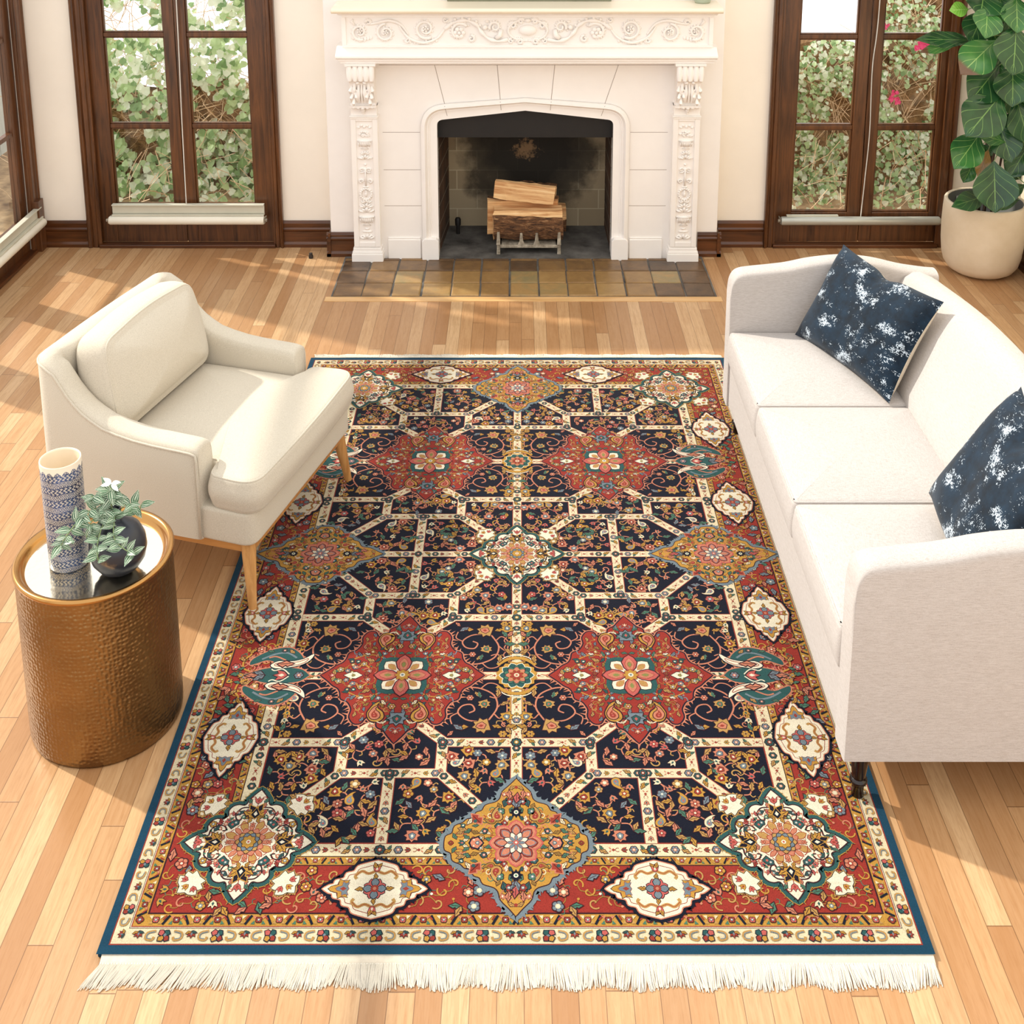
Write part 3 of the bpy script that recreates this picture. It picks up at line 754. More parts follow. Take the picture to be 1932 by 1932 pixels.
def frieze():
    b = MB(); y = 5.928; zc = 1.268
    def curl(x, z, r, turns, dirn, th, a0, fl=1):
        pts = []; rd = []; r *= 1.12
        for k in range(26):
            q = k/25; a = a0+dirn*turns*2*pi*q; rr = r*(1-.72*q)
            pts.append((x+rr*cos(a), y-.002-.004*q, z+rr*sin(a))); rd.append(th*(1.05-.35*q))
        b.tube(pts, rd, 7)
        # leaf lobes along outside
        for k in range(0, 13):
            q = k/16; a = a0+dirn*turns*2*pi*q; rr = r*(1-.72*q)+th*1.0
            b.sphere((x+rr*cos(a), y, z+rr*sin(a)), (th*.85, .006, th*.85), 7, 4)
    def rosette(x, z, r, n=6):
        for k in range(n):
            a = 2*pi*k/n; b.sphere((x+r*cos(a), y-.005, z+r*sin(a)), (r*.62, .010, r*.62), 8, 5)
        b.sphere((x, y-.010, z), (r*.5, .012, r*.5), 8, 5)
    for s in (-1, 1):
        c = FCX+.012
        X = lambda d: c+s*d
        base = 0 if s > 0 else pi
        def cu(d, z, r, turns, up, th, a):   # mirrored curl
            dirn = up*s; a0 = a if s > 0 else pi-a
            curl(X(d), z, r, turns, dirn, th, a0)
        # creature-like scroll beside centre
        pts = [(X(.10), y, zc-.042), (X(.15), y-.01, zc-.05), (X(.20), y-.01, zc-.035), (X(.235), y-.008, zc+.0), (X(.26), y-.006, zc+.035), (X(.31), y-.004, zc+.055), (X(.37), y-.003, zc+.045), (X(.42), y, zc+.01)]
        b.tube(catmull(pts, 5), [.009+.003*sin(k) for k in range(36)], 8)
        for k in range(9): b.sphere((X(.24+.018*k), y-.002, zc+.035+.024*sin(k*.33)+(.008 if k % 2 else -.004)), (.009, .007, .009), 7, 4)
        cu(.165, zc+.022, .026, 1.2, 1, .008, -.5); b.sphere((X(.215), y-.006, zc+.02), (.013, .01, .014), 8, 5); b.sphere((X(.205), y-.004, zc+.05), (.009, .008, .008), 8, 5)
        b.tube([(X(.135), y-.004, zc+.01), (X(.14), y-.01, zc-.02), (X(.16), y-.008, zc-.035)], [.012, .014, .012], 8)
        cu(.345, zc-.005, .044, .95, -1, .0085, 2.5); rosette(X(.345), zc-.008, .020)
        cu(.285, zc-.038, .015, 1.1, 1, .006, 1.5)
        pts = [(X(.40), y, zc+.04), (X(.45), y-.004, zc-.03), (X(.52), y-.006, zc-.058), (X(.59), y-.003, zc-.04), (X(.63), y, zc-.0), (X(.655), y, zc+.05)]
        b.tube(catmull(pts, 5), [.004+.004*sin(pi*k/25) for k in range(26)], 7)
        for k in range(8): b.sphere((X(.46+.022*k), y, zc-.050-.010*sin(k*.45)), (.008, .006, .010), 7, 4)
        cu(.515, zc+.012, .046, 1.45, 1, .0085, -2.2); rosette(X(.515), zc+.012, .012, 5)
        cu(.605, zc-.045, .013, 1, -1, .005, 0); cu(.415, zc+.058, .010, 1, 1, .005, 3)
        pts = [(X(.60), y, zc-.02), (X(.64), y-.004, zc+.035), (X(.70), y-.006, zc+.055), (X(.77), y-.003, zc+.04), (X(.815), y, zc+.035)]
        b.tube(catmull(pts, 5), [.004+.004*sin(pi*k/20) for k in range(21)], 7)
        cu(.715, zc-.008, .042, 1.4, -1, .008, 1.6); rosette(X(.715), zc-.008, .010, 5)
        cu(.80, zc+.045, .012, 1, 1, .006, 0)
        cu(.845, zc-.004, .038, 1.2, 1, .008, -2.0); rosette(X(.845), zc+.002, .010, 5)
        for k in range(7): b.sphere((X(.79+.015*k), y, zc-.046+.004*abs(k-3)), (.009, .006, .012), 7, 4)
        b.tube([(X(.87), y, zc+.03), (X(.885), y-.003, zc+.05), (X(.878), y, zc+.062)], [.006, .008, .004], 6)
        # centre cartouche half
        cu(.075, zc+.03, .018, 1.3, 1, .007, -1); cu(.035, zc+.052, .013, 1.2, -1, .006, 3.); cu(.04, zc-.052, .014, 1.3, 1, .006, 0); cu(.085, zc-.05, .011, 1.2, -1, .005, 2)
        b.tube(catmull([(X(.02), y, zc+.062), (X(.07), y-.006, zc+.045), (X(.098), y-.006, zc+.01), (X(.085), y-.004, zc-.025), (X(.045), y, zc-.045), (X(.0), y, zc-.048)], 5), .006, 7)
    b.sphere((FCX+.012, y-.006, zc+.006), (.044, .020, .028), 20, 12)
    b.sphere((FCX+.012, y-.006, zc+.055), (.016, .010, .010), 10, 6)
    F(b, 'frieze_carving', 'white', smooth=True)
frieze()
# firebox
fb = MB()
def firebox():
    b = MB(); y0, y1 = 6.10, 6.50
    b.add([(-.40, y1, 0), (.485, y1, 0), (.485, y1, .95), (-.40, y1, .95)], [(0, 1, 2, 3)])
    F(b, 'firebox_back', 'firebrick', fix=False)
    s = MB(); s.add([(-.432, 6.085, 0), (-.40, y1, 0), (-.40, y1, .95), (-.432, 6.085, .95)], [(0, 1, 2, 3)])
    sdl = F(s, 'firebox_side', 'sidebrick', fix=False)
    s = MB(); s.add([(.492, 6.085, 0), (.485, y1, 0), (.485, y1, .95), (.492, 6.085, .95)], [(3, 2, 1, 0)])
    sdr = F(s, 'firebox_side', 'sidebrick', fix=False)
    # diagonal-looking mortar joints of the side bricks
    for sgn, xa, xb, sd in ((1, -.432, -.40, sdl), (-1, .492, .485, sdr)):
        j = MB()
        for k in range(7):
            z = .06+k*.105
            e = .0015*sgn
            j.add([(xa+e, 6.087, z), (xb+e, y1, z), (xb+e, y1, z+.005), (xa+e, 6.087, z+.005)], [(0, 1, 2, 3)])
            yy = 6.18+.1*(k % 2)+.08; tt = (yy-6.087)/(y1-6.087); xm = xa+(xb-xa)*tt+e
            j.add([(xm, yy, z), (xm, yy+.005, z), (xm, yy+.005, z+.105), (xm, yy, z+.105)], [(0, 1, 2, 3)])
        j.build('mortar_joints', 'sidejoint', sd, fix=False, loc=(-.03, -6.0, 0))
    h = MB().box(-.44, .50, 6.02, 6.52, -.02, .012); F(h, 'firebox_floor', 'ash')
    l = MB()
    P = arch(.462, .772, .824, .03); top = P[1:-1]
    # damper hood: sloping steel plate behind the arch, closing the opening down to z=.66
    l.prism([(-.432, .662), (.492, .662), (.492, .95), (-.432, .95)], 6.09, 6.12)
    l.add([(-.43, 6.12, .662), (.49, 6.12, .662), (.485, 6.5, .93), (-.40, 6.5, .93)], [(0, 1, 2, 3)])
    F(l, 'damper_hood', 'black', fix=False)
firebox()
# hearth tiles
def hearth():
    h = thing('hearth', 'brown glazed square tile hearth set in the floor before the fireplace', 'hearth', (.02, 5.79, 0))
    g = MB(); g.box(-.955, .96, -.24, .30, -.01, .003); g.build('grout_bed', 'grout', h)
    b = MB(); nx = 13; vals = []
    x0, x1 = -.950, .955; w = (x1-x0)/nx
    rows = [(-.237, -.088), (-.082, .066), (.072, .205), (.211, .24)]
    for r_, (ya, yb) in enumerate(rows):
        for i in range(nx):
            off = R.uniform(-.003, .003)
            xa = x0+i*w+.0042+off; xb = x0+(i+1)*w-.0042+off
            n0 = len(b.f); v = R.random()
            if r_ >= 2: v *= .45
            elif 1 < i < 11: v = .5+.45*v
            xc = (xa+xb)/2
            b.rings([[(xa, ya, .0), (xb, ya, 0), (xb, yb, 0), (xa, yb, 0)], [(xa, ya, .006), (xb, ya, .006), (xb, yb, .006), (xa, yb, .006)],
                     [(xa+.006, ya+.006, .009), (xb-.006, ya+.006, .009), (xb-.006, yb-.006, .009), (xa+.006, yb-.006, .009)]], cap0=False)
            vals += [v]*(len(b.f)-n0)
    o = b.build('tile_field', 'tile', h, fix=False)
    at = o.data.attributes.new('tile', 'FLOAT', 'FACE'); at.data.foreach_set('value', vals)
hearth()

# grate and logs
GR = thing('fire_grate', 'ash covered iron grate holding the split logs in the firebox', 'grate', (.045, 6.14, .012))
g = MB()
g.box(-.165, .175, -.065, -.05, .035, .052); g.box(-.165, .175, -.052, .10, .044, .052); g.box(-.165, .175, .09, .10, .035, .05)
g.build('bar_frame', 'iron', GR, bevel=.002)
for x in (-.158, .168):
    g = MB().rings([[(x-.010, -.070, .0), (x+.010, -.070, .0), (x+.010, -.052, .0), (x-.010, -.052, .0)], [(x-.008, -.068, .05), (x+.008, -.068, .05), (x+.008, -.054, .05), (x-.008, -.054, .05)],
                    [(x-.011, -.072, .055), (x+.011, -.072, .055), (x+.011, -.05, .055), (x-.011, -.05, .055)], [(x-.007, -.068, .125), (x+.007, -.068, .125), (x+.007, -.056, .125), (x-.007, -.056, .125)]])
    g.build('post', 'iron', GR, bevel=.002)
for x in (-.035, .048):
    g = MB().rings([[(x-.02, -.066, .05), (x+.02, -.066, .05), (x+.02, -.05, .05), (x-.02, -.05, .05)], [(x-.010, -.066, .075), (x+.010, -.066, .075), (x+.010, -.054, .075), (x-.010, -.054, .075)],
                    [(x-.006, -.066, .12), (x+.006, -.066, .12), (x+.006, -.058, .12), (x-.006, -.058, .12)]])
    g.build('prong', 'iron', GR, bevel=.003)
for x in (-.15, .16):
    g = MB(); g.box(x-.008, x+.008, .08, .1, 0, .05); g.box(x-.008, x+.008, -.06, .1, .04, .052)
    g.build('rear_leg', 'iron', GR)
def log(label, c, L, sec, rot=(0, 0, 0), seed=1, bark=None):
    """sec: list of (y,z,is_bark) around; along X"""
    r = random.Random(seed); t = thing('firewood_log', label, 'log', c, 0, None); t.rotation_euler = rot
    n = len(sec); st = 9; rs = []
    for i in range(st+1):
        x = -L/2+L*i/st; row = []
        for k, (y, z, bk) in enumerate(sec):
            a = .007 if bk else .0025
            row.append((x+(r.uniform(-.006, .006) if i in (0, st) else 0), y+r.uniform(-a, a), z+r.uniform(-a, a)))
        rs.append(row)
    wd = MB(); bk_ = MB()
    for i in range(st):
        for k in range(n):
            k2 = (k+1) % n; q = [rs[i][k], rs[i][k2], rs[i+1][k2], rs[i+1][k]]
            (bk_ if (sec[k][2] and sec[k2][2]) else wd).add(q, [(0, 1, 2, 3)])
    wd.add(rs[0], [tuple(range(n))[::-1]]); wd.add(rs[-1], [tuple(range(n))])
    wd.build('split_wood', 'split', t)
    if bk_.v:
        bk_.build('bark', 'logbark', t, fix=True)
    return t
# front log: split flat top, bark face to the room
log('largest split log with bark facing front and pale flat top, behind the grate prongs', (.045, 6.145, .165), .37,
    [(-.040, .082, 0), (-.05, .055, 1), (-.068, .03, 1), (-.072, -.01, 1), (-.062, -.05, 1), (-.04, -.078, 1), (-.01, -.09, 1), (.03, -.08, 1), (.04, -.02, 0), (.035, .088, 0)], seed=2)
log('bark edged log just behind the largest front log', (.02, 6.215, .175), .38, [(-.035, .10, 0), (-.04, .0, 0), (-.035, -.09, 0), (.03, -.09, 1), (.05, -.03, 1), (.05, .05, 1), (.02, .108, 1), (-.01, .108, 1)], seed=3)
log('log low at the back whose pale ends stick out past the front logs', (.05, 6.31, .13), .42, [(-.035, .07, 0), (-.04, .0, 1), (-.03, -.065, 1), (.03, -.065, 1), (.05, .0, 1), (.03, .075, 0)], (0, 0, .05), seed=4)
log('pale wedge of split wood lying slanted on top of the pile', (.03, 6.185, .325), .33, [(-.055, -.035, 0), (.045, -.035, 0), (.05, .0, 0), (.0, .055, 0), (-.02, .05, 0)], (0, radians(5), radians(-6)), seed=5)
log('dark bark strip log on the back of the pile top', (.10, 6.285, .275), .20, [(-.05, -.045, 0), (.04, -.045, 0), (.05, .03, 1), (.02, .065, 1), (-.02, .06, 1)], (0, radians(5), radians(5)), seed=6)
t = MB(); t.lathe([(.010, 0), (.010, .05), (.016, .052), (.017, .085), (.012, .095), (.001, .096)], n=14); o = t.build('gas_key_pipe', 'black', smooth=True, loc=(-.345, 6.375, .012), angle=40)
tag(o, 'short black capped gas pipe in the left corner of the firebox', 'pipe')
t = MB(); t.lathe([(.012, 0), (.013, .012), (.009, .02), (.009, .028), (.001, .03)], n=14); o = t.build('door_stop', 'rubber', smooth=True, loc=(-1.118, 6.05, 0), angle=40)
tag(o, 'tiny dark rubber door stop on the floor left of the fireplace', 'door stop')
# on the mantel: added slab coloured as a soft reflection, and a vase foot
o = MB().box(-.42, .42, -.012, .012, 0, .5).build('mantel_reflection_slab', 'reflectslab', bevel=.003, loc=(.05, 6.066, 1.397)); o.rotation_euler = (radians(-1), 0, 0)
tag(o, 'added grey-green slab standing in for a soft reflection on the mantel shelf', 'reflection slab')
t = MB(); t.lathe([(.001, 0), (.038, 0), (.042, .01), (.05, .08), (.03, .16), (.022, .18), (.022, .2), (.018, .2), (.001, .1)], n=28); o = t.build('vase', 'glassgreen', smooth=True, loc=(.93, 6.02, 1.397))
tag(o, 'pale green vase on the right end of the mantel shelf', 'vase')
# ---------------------------------------------------------------- upholstery helpers
def round_poly(P, r, n=5):
    out = []; N = len(P)
    for i in range(N):
        a, b, c = [Vector(P[j][:2]) for j in ((i-1) % N, i, (i+1) % N)]
        rr = P[i][2] if len(P[i]) > 2 else r
        d1 = (a-b); d2 = (c-b); l = min(rr, d1.length*.45, d2.length*.45)
        p, q = b+d1.normalized()*l, b+d2.normalized()*l
        for k in range(n+1):
            t = k/n; out.append(tuple((1-t)**2*p+2*t*(1-t)*b+t*t*q))
    return out
def resample(P, step):
    out = []; N = len(P)
    for i in range(N):
        a, b = Vector(P[i]), Vector(P[(i+1) % N]); L = (b-a).length
        k = max(1, int(L/step)); out += [tuple(a+(b-a)*j/k) for j in range(k)]
    return out
def normals2(P):
    N = len(P); o = []
    for i in range(N):
        d = Vector(P[(i+1) % N])-Vector(P[i-1]); d.normalize(); o.append(Vector((d.y, -d.x)))
    A = sum(P[i][0]*P[(i+1) % N][1]-P[(i+1) % N][0]*P[i][1] for i in range(N))
    return o if A > 0 else [-x for x in o]
def cushion(plan, z0, z1, r=.03, crown=.02, bulge=.006, cen=None, crown0=0., fn=None):
    P = resample(plan, .02); Nn = normals2(P); b = MB()
    cx, cy = cen or (sum(p[0] for p in P)/len(P), sum(p[1] for p in P)/len(P))
    def ring(inset, z): return [(p[0]-n.x*inset, p[1]-n.y*inset, z) for p, n in zip(P, Nn)]
    def scal(s, base, z): return [(cx+(p[0]-cx)*s, cy+(p[1]-cy)*s, z) for p in base]
    rs = []; bi = ring(r, z0)
    for s in (.02, .3, .6, .85): rs.append(scal(s, bi, z0-crown0*(1-s**3)))
    for k in range(6):
        a = -pi/2+pi/2*k/5; rs.append(ring(r*(1-cos(a))-0, z0+r+r*sin(a)))
    H = z1-z0
    for k in range(1, 5):
        t = k/5; rs.append(ring(-bulge*sin(pi*t), z0+r+(H-2*r)*t))
    for k in range(6):
        a = pi/2*k/5; rs.append(ring(r*(1-cos(a)), z1-r+r*sin(a)))
    ti = ring(r, z1)
    for s in (.97, .93, .87, .78, .66, .5, .3, .02):
        rs.append([(cx+(p[0]-cx)*s, cy+(p[1]-cy)*s, z1+crown*(1-s**2.6)) for p in ti])
    if fn: rs = [[fn(p) for p in q] for q in rs]
    b.rings(rs); pip = ring(r*.35, z1-r*.35); pip0 = ring(r*.35, z0+r*.35)
    if fn: pip = [fn(p) for p in pip]; pip0 = [fn(p) for p in pip0]
    return b, pip, pip0
def loop_tube(P, r, n=6):
    b = MB(); b.tube(list(P)+[P[0], P[1]], r, n); return b

# ---------------------------------------------------------------- armchair
AC = thing('armchair', 'ivory upholstered armchair with swooping arms and tapered oak legs', 'armchair', (-1.06, 3.68, 0), -atan2(.272, .962))
def armchair():
    hs = .372; fb_, ff = -.375, .37; t = .088
    # centre path stations: near arm front -> back -> far arm front ; s<0 near
    def hgt(f):
        P = [(-.375, .752), (-.33, .746), (-.29, .722), (-.24, .645), (-.19, .598), (-.13, .566), (-.05, .545), (.06, .535), (.15, .532), (.20, .528)]
        for (a, ha), (b_, hb) in zip(P, P[1:]):
            if f <= b_: return ha+(hb-ha)*(f-a)/(b_-a)
        return P[-1][1]
    st = []
    fs = [.195, .188, .17, .14, .10, .04, -.02, -.08, -.13, -.17, -.20, -.225, -.25, -.27, -.29, -.31]
    for f in fs: st.append(((f, -hs), (f, -hs+t), hgt(f)))
    for k in range(1, 7):   # near back corner
        a = pi/2*k/6; cx, cy = -.31, -hs+.065
        st.append(((cx-.065*sin(a), cy-.065*cos(a)), (cx+.0-.0*sin(a), -hs+t), .742+.012*sin(a)))
    for s in (-.24, -.18, -.1, 0., .1, .18, .24): st.append(((fb_, s), (-.29, s), .754+.006*cos(s*5)))
    for k in range(0, 6):
        a = pi/2*(1-k/6); cx, cy = -.31, hs-.065
        st.append(((cx-.065*sin(a), cy+.065*cos(a)), (cx, hs-t), .742+.012*sin(a)))
    for f in fs[::-1]: st.append(((f, hs), (f, hs-t), hgt(f)))
    rs = []; pipe = []
    for i, (o, n, h) in enumerate(st):
        o = Vector((*o, 0)); n = Vector((*n, 0)); w = (n-o); L = w.length; w.normalize()
        e = 1.
        if i in (0, len(st)-1): e = .6
        if i in (1, len(st)-2): e = .9
        hh = h-(.012 if e < .7 else (.003 if e < 1 else 0))
        sec = []
        for z in (.225, .33, .42): sec.append(o+Vector((0, 0, min(z, hh-.05)))+w*(.0 if e == 1 else (.010 if e < .7 else .002)))
        sec.append(o+w*(0 if e == 1 else .006)+Vector((0, 0, hh-.028)))
        sec.append(o+w*.004+Vector((0, 0, hh-.012)))
        for k in range(1, 8):
            a = pi*k/8; sec.append(o+w*(L/2-(L/2-.004)*cos(a))+Vector((0, 0, hh-.012+.016*sin(a))))
        sec.append(n-w*.002+Vector((0, 0, hh-.022))); sec.append(n+Vector((0, 0, hh-.05))); sec.append(n+Vector((0, 0, .30))); sec.append(n+Vector((0, 0, .225)))
        rs.append(sec); pipe.append(tuple(o+w*.001+Vector((0, 0, hh-.016))))
    b = MB(); b.rings(rs)
    body = b.build('upholstered_shell', 'chairfab', AC, smooth=True, angle=70)
    # front welt down the arm ends and along the outer edge
    pp = [(.192, -hs-.0005, .23), (.193, -hs-.0005, .40), (.192, -hs, .49)]+pipe[1:-1]+[(.192, hs, .49), (.193, hs, .23)]
    MB().tube(pp, .0042, 6).build('piping', 'chairfab', body, smooth=True)
    # front/seat deck
    fp = round_poly([(-.30, -hs+.02), (.37, -hs+.002, .05), (.37, hs-.002, .05), (-.30, hs-.02)], .02)
    m, _, _ = cushion(fp, .225, .338, .012, .0, 0); m.build('seat_base', 'chairfab', AC, smooth=True)
    # T cushion
    a = .215; q = hs-t-.004
    tp = round_poly([(-.20, -q, .04), (a-.008, -q, .008), (a+.005, -hs+.008, .035), (.392, -hs-.006, .075), (.405, 0, .3), (.392, hs+.006, .075), (a+.005, hs-.008, .035), (a-.008, q, .008), (-.20, q, .03)], .02, 7)
    m, p1, p0 = cushion(tp, .334, .452, .022, .022, .008, cen=(.12, 0)); c = m.build('seat_cushion', 'chairfab', AC, smooth=True)
    loop_tube(p1, .0042).build('piping', 'chairfab', c, smooth=True); loop_tube(p0, .003).build('piping', 'chairfab', c, smooth=True)
    # back cushion: plan in (s, height), thickness along normal, leaning back
    W = .272
    bp = round_poly([(-W-.01, 0, .06), (W+.01, 0, .06), (W+.006, .19, .1), (W-.012, .312, .085), (.0, .336, .3), (-W+.012, .312, .085), (-W-.006, .19, .1)], .03, 7)
    lean = radians(7)
    def fn(p):
        s, h, d = p
        d *= (1-.18*max(0, h/.36)**2)
        return (-.258+d*cos(lean)-h*sin(lean), s, .455+h*cos(lean)+d*sin(lean)*.9)
    m, p1, p0 = cushion(bp, 0, .135, .026, .058, .004, cen=(0, .17), crown0=.0, fn=fn); c = m.build('back_cushion', 'chairfab', AC, smooth=True)
    loop_tube(p1, .0042).build('piping', 'chairfab', c, smooth=True); loop_tube(p0, .0036).build('piping', 'chairfab', c, smooth=True)
    # oak rails and legs
    r = MB(); r.box(-.345, .345, -.345, -.325, .190, .226); r.box(-.345, .345, .325, .345, .190, .226); r.box(.328, .348, -.345, .345, .190, .226); r.box(-.348, -.328, -.345, .345, .190, .226)
    r.build('base_rail', 'oakx', AC, bevel=.002)
    for sx in (-1, 1):
        for sy in (-1, 1):
            l = MB(); x0, y0 = sx*.328, sy*.328; x1, y1 = sx*(.352 if sx > 0 else .37), sy*.365; rs = []
            for k in range(9):
                q = k/8; rr = .0245-.0125*q; z = .228*(1-q)
                rs.append([(x0+(x1-x0)*q+rr*cos(2*pi*j/16), y0+(y1-y0)*q+rr*sin(2*pi*j/16), z) for j in range(16)])
            l.rings(rs).build('leg', 'oak', AC, smooth=True, angle=50)
armchair()

# ---------------------------------------------------------------- side table
ST = thing('side_table', 'round hammered brass drum side table with polished tray top', 'table', (-1.13, 2.826, 0))
def table():
    r = .2; n = 96; b = MB(); prof = [(r-.008, .0), (r-.003, .003), (r-.001, .012)]+[(r, .012+.47*k/24) for k in range(1, 25)]+[(r+.001, .49)]
    rs = []; uv = []
    for rr, z in prof:
        rs.append([(rr*cos(2*pi*j/n), rr*sin(2*pi*j/n), z) for j in range(n+1)]); uv += [(j/n*2*pi*r, z) for j in range(n+1)]
    b.rings(rs, 0, False, False, closed=False); b.uv = uv
    b.build('drum', 'brass', ST, smooth=True, fix=False)
    t = MB(); t.lathe([(r+.001, .486), (r+.004, .490), (r+.0045, .496), (r+.001, .500), (r-.006, .5005), (r-.012, .497), (r-.016, .490), (r-.02, .482), (r-.026, .4785)], n=96, cap0=False, cap1=False)
    t.build('rim', 'brassrim', ST, smooth=True, fix=False)
    t = MB(); t.lathe([(.0005, .478), (.05, .478), (.10, .478), (.15, .478), (r-.025, .4785)], n=72, cap0=False, cap1=False).build('tray_top', 'brasstop', ST, smooth=True, fix=False)
table()
for o in list(ST.children):
    pass
def cylvase():
    t = thing('cylinder_vase', 'tall cylindrical vase with blue and cream lace pattern, on the brass table', 'vase', (-1.192, 2.812, .4785))
    n = 64; r = .0505; H = .305; b = MB(); rs = []; uv = []
    for k, z in enumerate([0, .004]+[.004+(H-.008)*q/12 for q in range(1, 13)]+[H-.001]):
        rr = r-(.003 if k == 0 else 0)+.002*(z/H); rs.append([(rr*cos(2*pi*j/n), rr*sin(2*pi*j/n), z) for j in range(n+1)]); uv += [(j/n, z/H) for j in range(n+1)]
    b.rings(rs, 0, False, False, closed=False); b.uv = uv; b.build('body', 'lace', t, smooth=True, fix=False)
    m = MB(); m.lathe([(r+.002, H-.002), (r+.0015, H+.001), (r-.0015, H+.001), (r-.003, H-.004), (r-.003, .01), (.001, .008)], n=48, cap0=False).build('inner_wall', 'cream_glaze', t, smooth=True, fix=False)
    # small brown maker's mark inside on the far wall
    k = MB()
    for (a, z, w, h) in ((1.05, H-.045, .002, .018), (1.17, H-.045, .0018, .014), (.93, H-.045, .0018, .014)):
        k.box(-w/2, w/2, -.0006, .0006, -h/2, h/2); k.xf(Matrix.Translation(((r-.0036)*cos(a), (r-.0036)*sin(a), z)) @ Matrix.Rotation(a-pi/2, 4, 'Z'), len(k.v)-8)
    k.build('makers_mark', 'rubber', t)
cylvase()
def leafmesh(L, W, curve=.15, fold=.12, fid=False, nu=6, nv=10, r=None):
    """leaf along +x, width along y, normal +z, returns MB with uv"""
    b = MB(); uv = []
    for i in range(nv+1):
        v = i/nv
        if fid: w = (.50*sin(pi*min(1, v*1.02)**.9)+.32*sin(pi*v**1.9)+.10*(1-v)*v)*1.15 if v < 1 else 0
        else: w = sin(pi*v**.75)
        w = max(w, .04 if v < .5 else .0)
        for j in range(nu+1):
            u = j/nu*2-1
            rip = (.018*sin(v*14+u*3)*abs(u)*L if fid else 0)
            b.v.append((L*v*(1-.05*curve), u*w*W/2, -curve*L*v*v+fold*abs(u)*w*W*.5+rip)); uv.append(((u+1)/2, v))
    for i in range(nv):
        for j in range(nu):
            a = i*(nu+1)+j; b.f.append((a, a+1, a+nu+2, a+nu+1)); b.m.append(0)
    b.uv = uv; return b
def orient(b, base, tip, face):
    B, T = Vector(base), Vector(tip); x = (T-B).normalized(); f = Vector(face); z = (f-x*f.dot(x)).normalized(); y = z.cross(x)
    M = Matrix.Translation(B) @ Matrix((x, y, z)).transposed().to_4x4()
    return b.xf(M)
def roundvase():
    c = (-1.048, 2.778, .4785)
    t = thing('round_vase', 'dark charcoal glazed round bottle vase on the brass table', 'vase', c)
    prof = [(.001, 0), (.022, 0), (.034, .004), (.052, .017), (.067, .040), (.0735, .068), (.071, .095), (.060, .121), (.042, .140), (.024, .152), (.0155, .162), (.0145, .180), (.0155, .184), (.0125, .184), (.011, .17), (.011, .14)]
    MB().lathe(prof, n=48, cap1=False).build('body', 'navyvase', t, smooth=True, fix=False)
    p = thing('trailing_sprig', 'trailing striped green leaf sprig with a white flower standing in the round vase', 'plant', (c[0], c[1], c[2]+.175))
    r = random.Random(11)
    # trailing stems: (end offsets)
    # x right, y depth, z up, relative to the vase mouth
    paths = [
        [(0, 0, -.03), (-.005, -.01, .03), (.0, -.012, .075)],
        [(0, 0, -.02), (-.02, -.03, .015), (-.045, -.05, .0), (-.055, -.062, -.035)],
        [(0, 0, -.02), (-.04, -.02, .02), (-.075, -.045, .005), (-.105, -.065, -.03), (-.12, -.07, -.055)],
        [(0, 0, -.02), (.01, -.035, .0), (.02, -.075, -.025), (.045, -.09, -.045), (.075, -.09, -.065)],
        [(0, 0, -.02), (-.012, -.04, .0), (-.02, -.085, -.04), (-.015, -.1, -.075)],
        [(0, 0, -.02), (.02, .0, .01), (.045, .0, .02), (.06, .0, -.002), (.068, .005, .015)],
        [(0, 0, -.02), (-.03, -.01, .03), (-.05, -.02, .055)]]
    lv = []
    for pi_, P in enumerate(paths):
        C = catmull(P, 5); MB().tube(C, .0016, 5).build('stem', 'stem', p, smooth=True)
        k0 = 3
        for k in range(k0, len(C), 2):
            for s in (0, 1):
                if pi_ == 5 and k < 8: continue
                a = r.uniform(0, 2*pi); L = r.uniform(.028, .042); b = leafmesh(L, L*.52, .25, .25, nu=4, nv=6)
                d = Vector((cos(a), -.45+.5*sin(a), .25+.6*r.uniform(-.8, .8))).normalized(); B = Vector(C[k])
                orient(b, B, B+d*L, (r.uniform(-.3, .3), -.8, 1.)); b.build('leaf', 'stripeleaf', p, smooth=True, fix=False)
    # upright top cluster
    for k in range(9):
        a = 2*pi*k/9; L = .042; B = Vector((0, -.012, .05+.02*(k % 2))); b = leafmesh(L, .021, .2, .25, nu=4, nv=6)
        orient(b, B, B+Vector((cos(a), -.25+.25*sin(a), .75*sin(a)+.1)).normalized()*L, (0, -.9, .6)); b.build('leaf', 'stripeleaf', p, smooth=True, fix=False)
    f = MB()
    for k in range(4):
        a = .4+2*pi*k/4; b = leafmesh(.028, .013, .1, .2, nu=4, nv=5); B = Vector((.002, -.014, .088))
        orient(b, B, B+Vector((cos(a), -.2, .45*sin(a)+.1)).normalized()*.028, (0, -.7, 1)); f.add(b.v, b.f)
    f.build('blossom', 'petalwhite', p, smooth=True, fix=False)
roundvase()

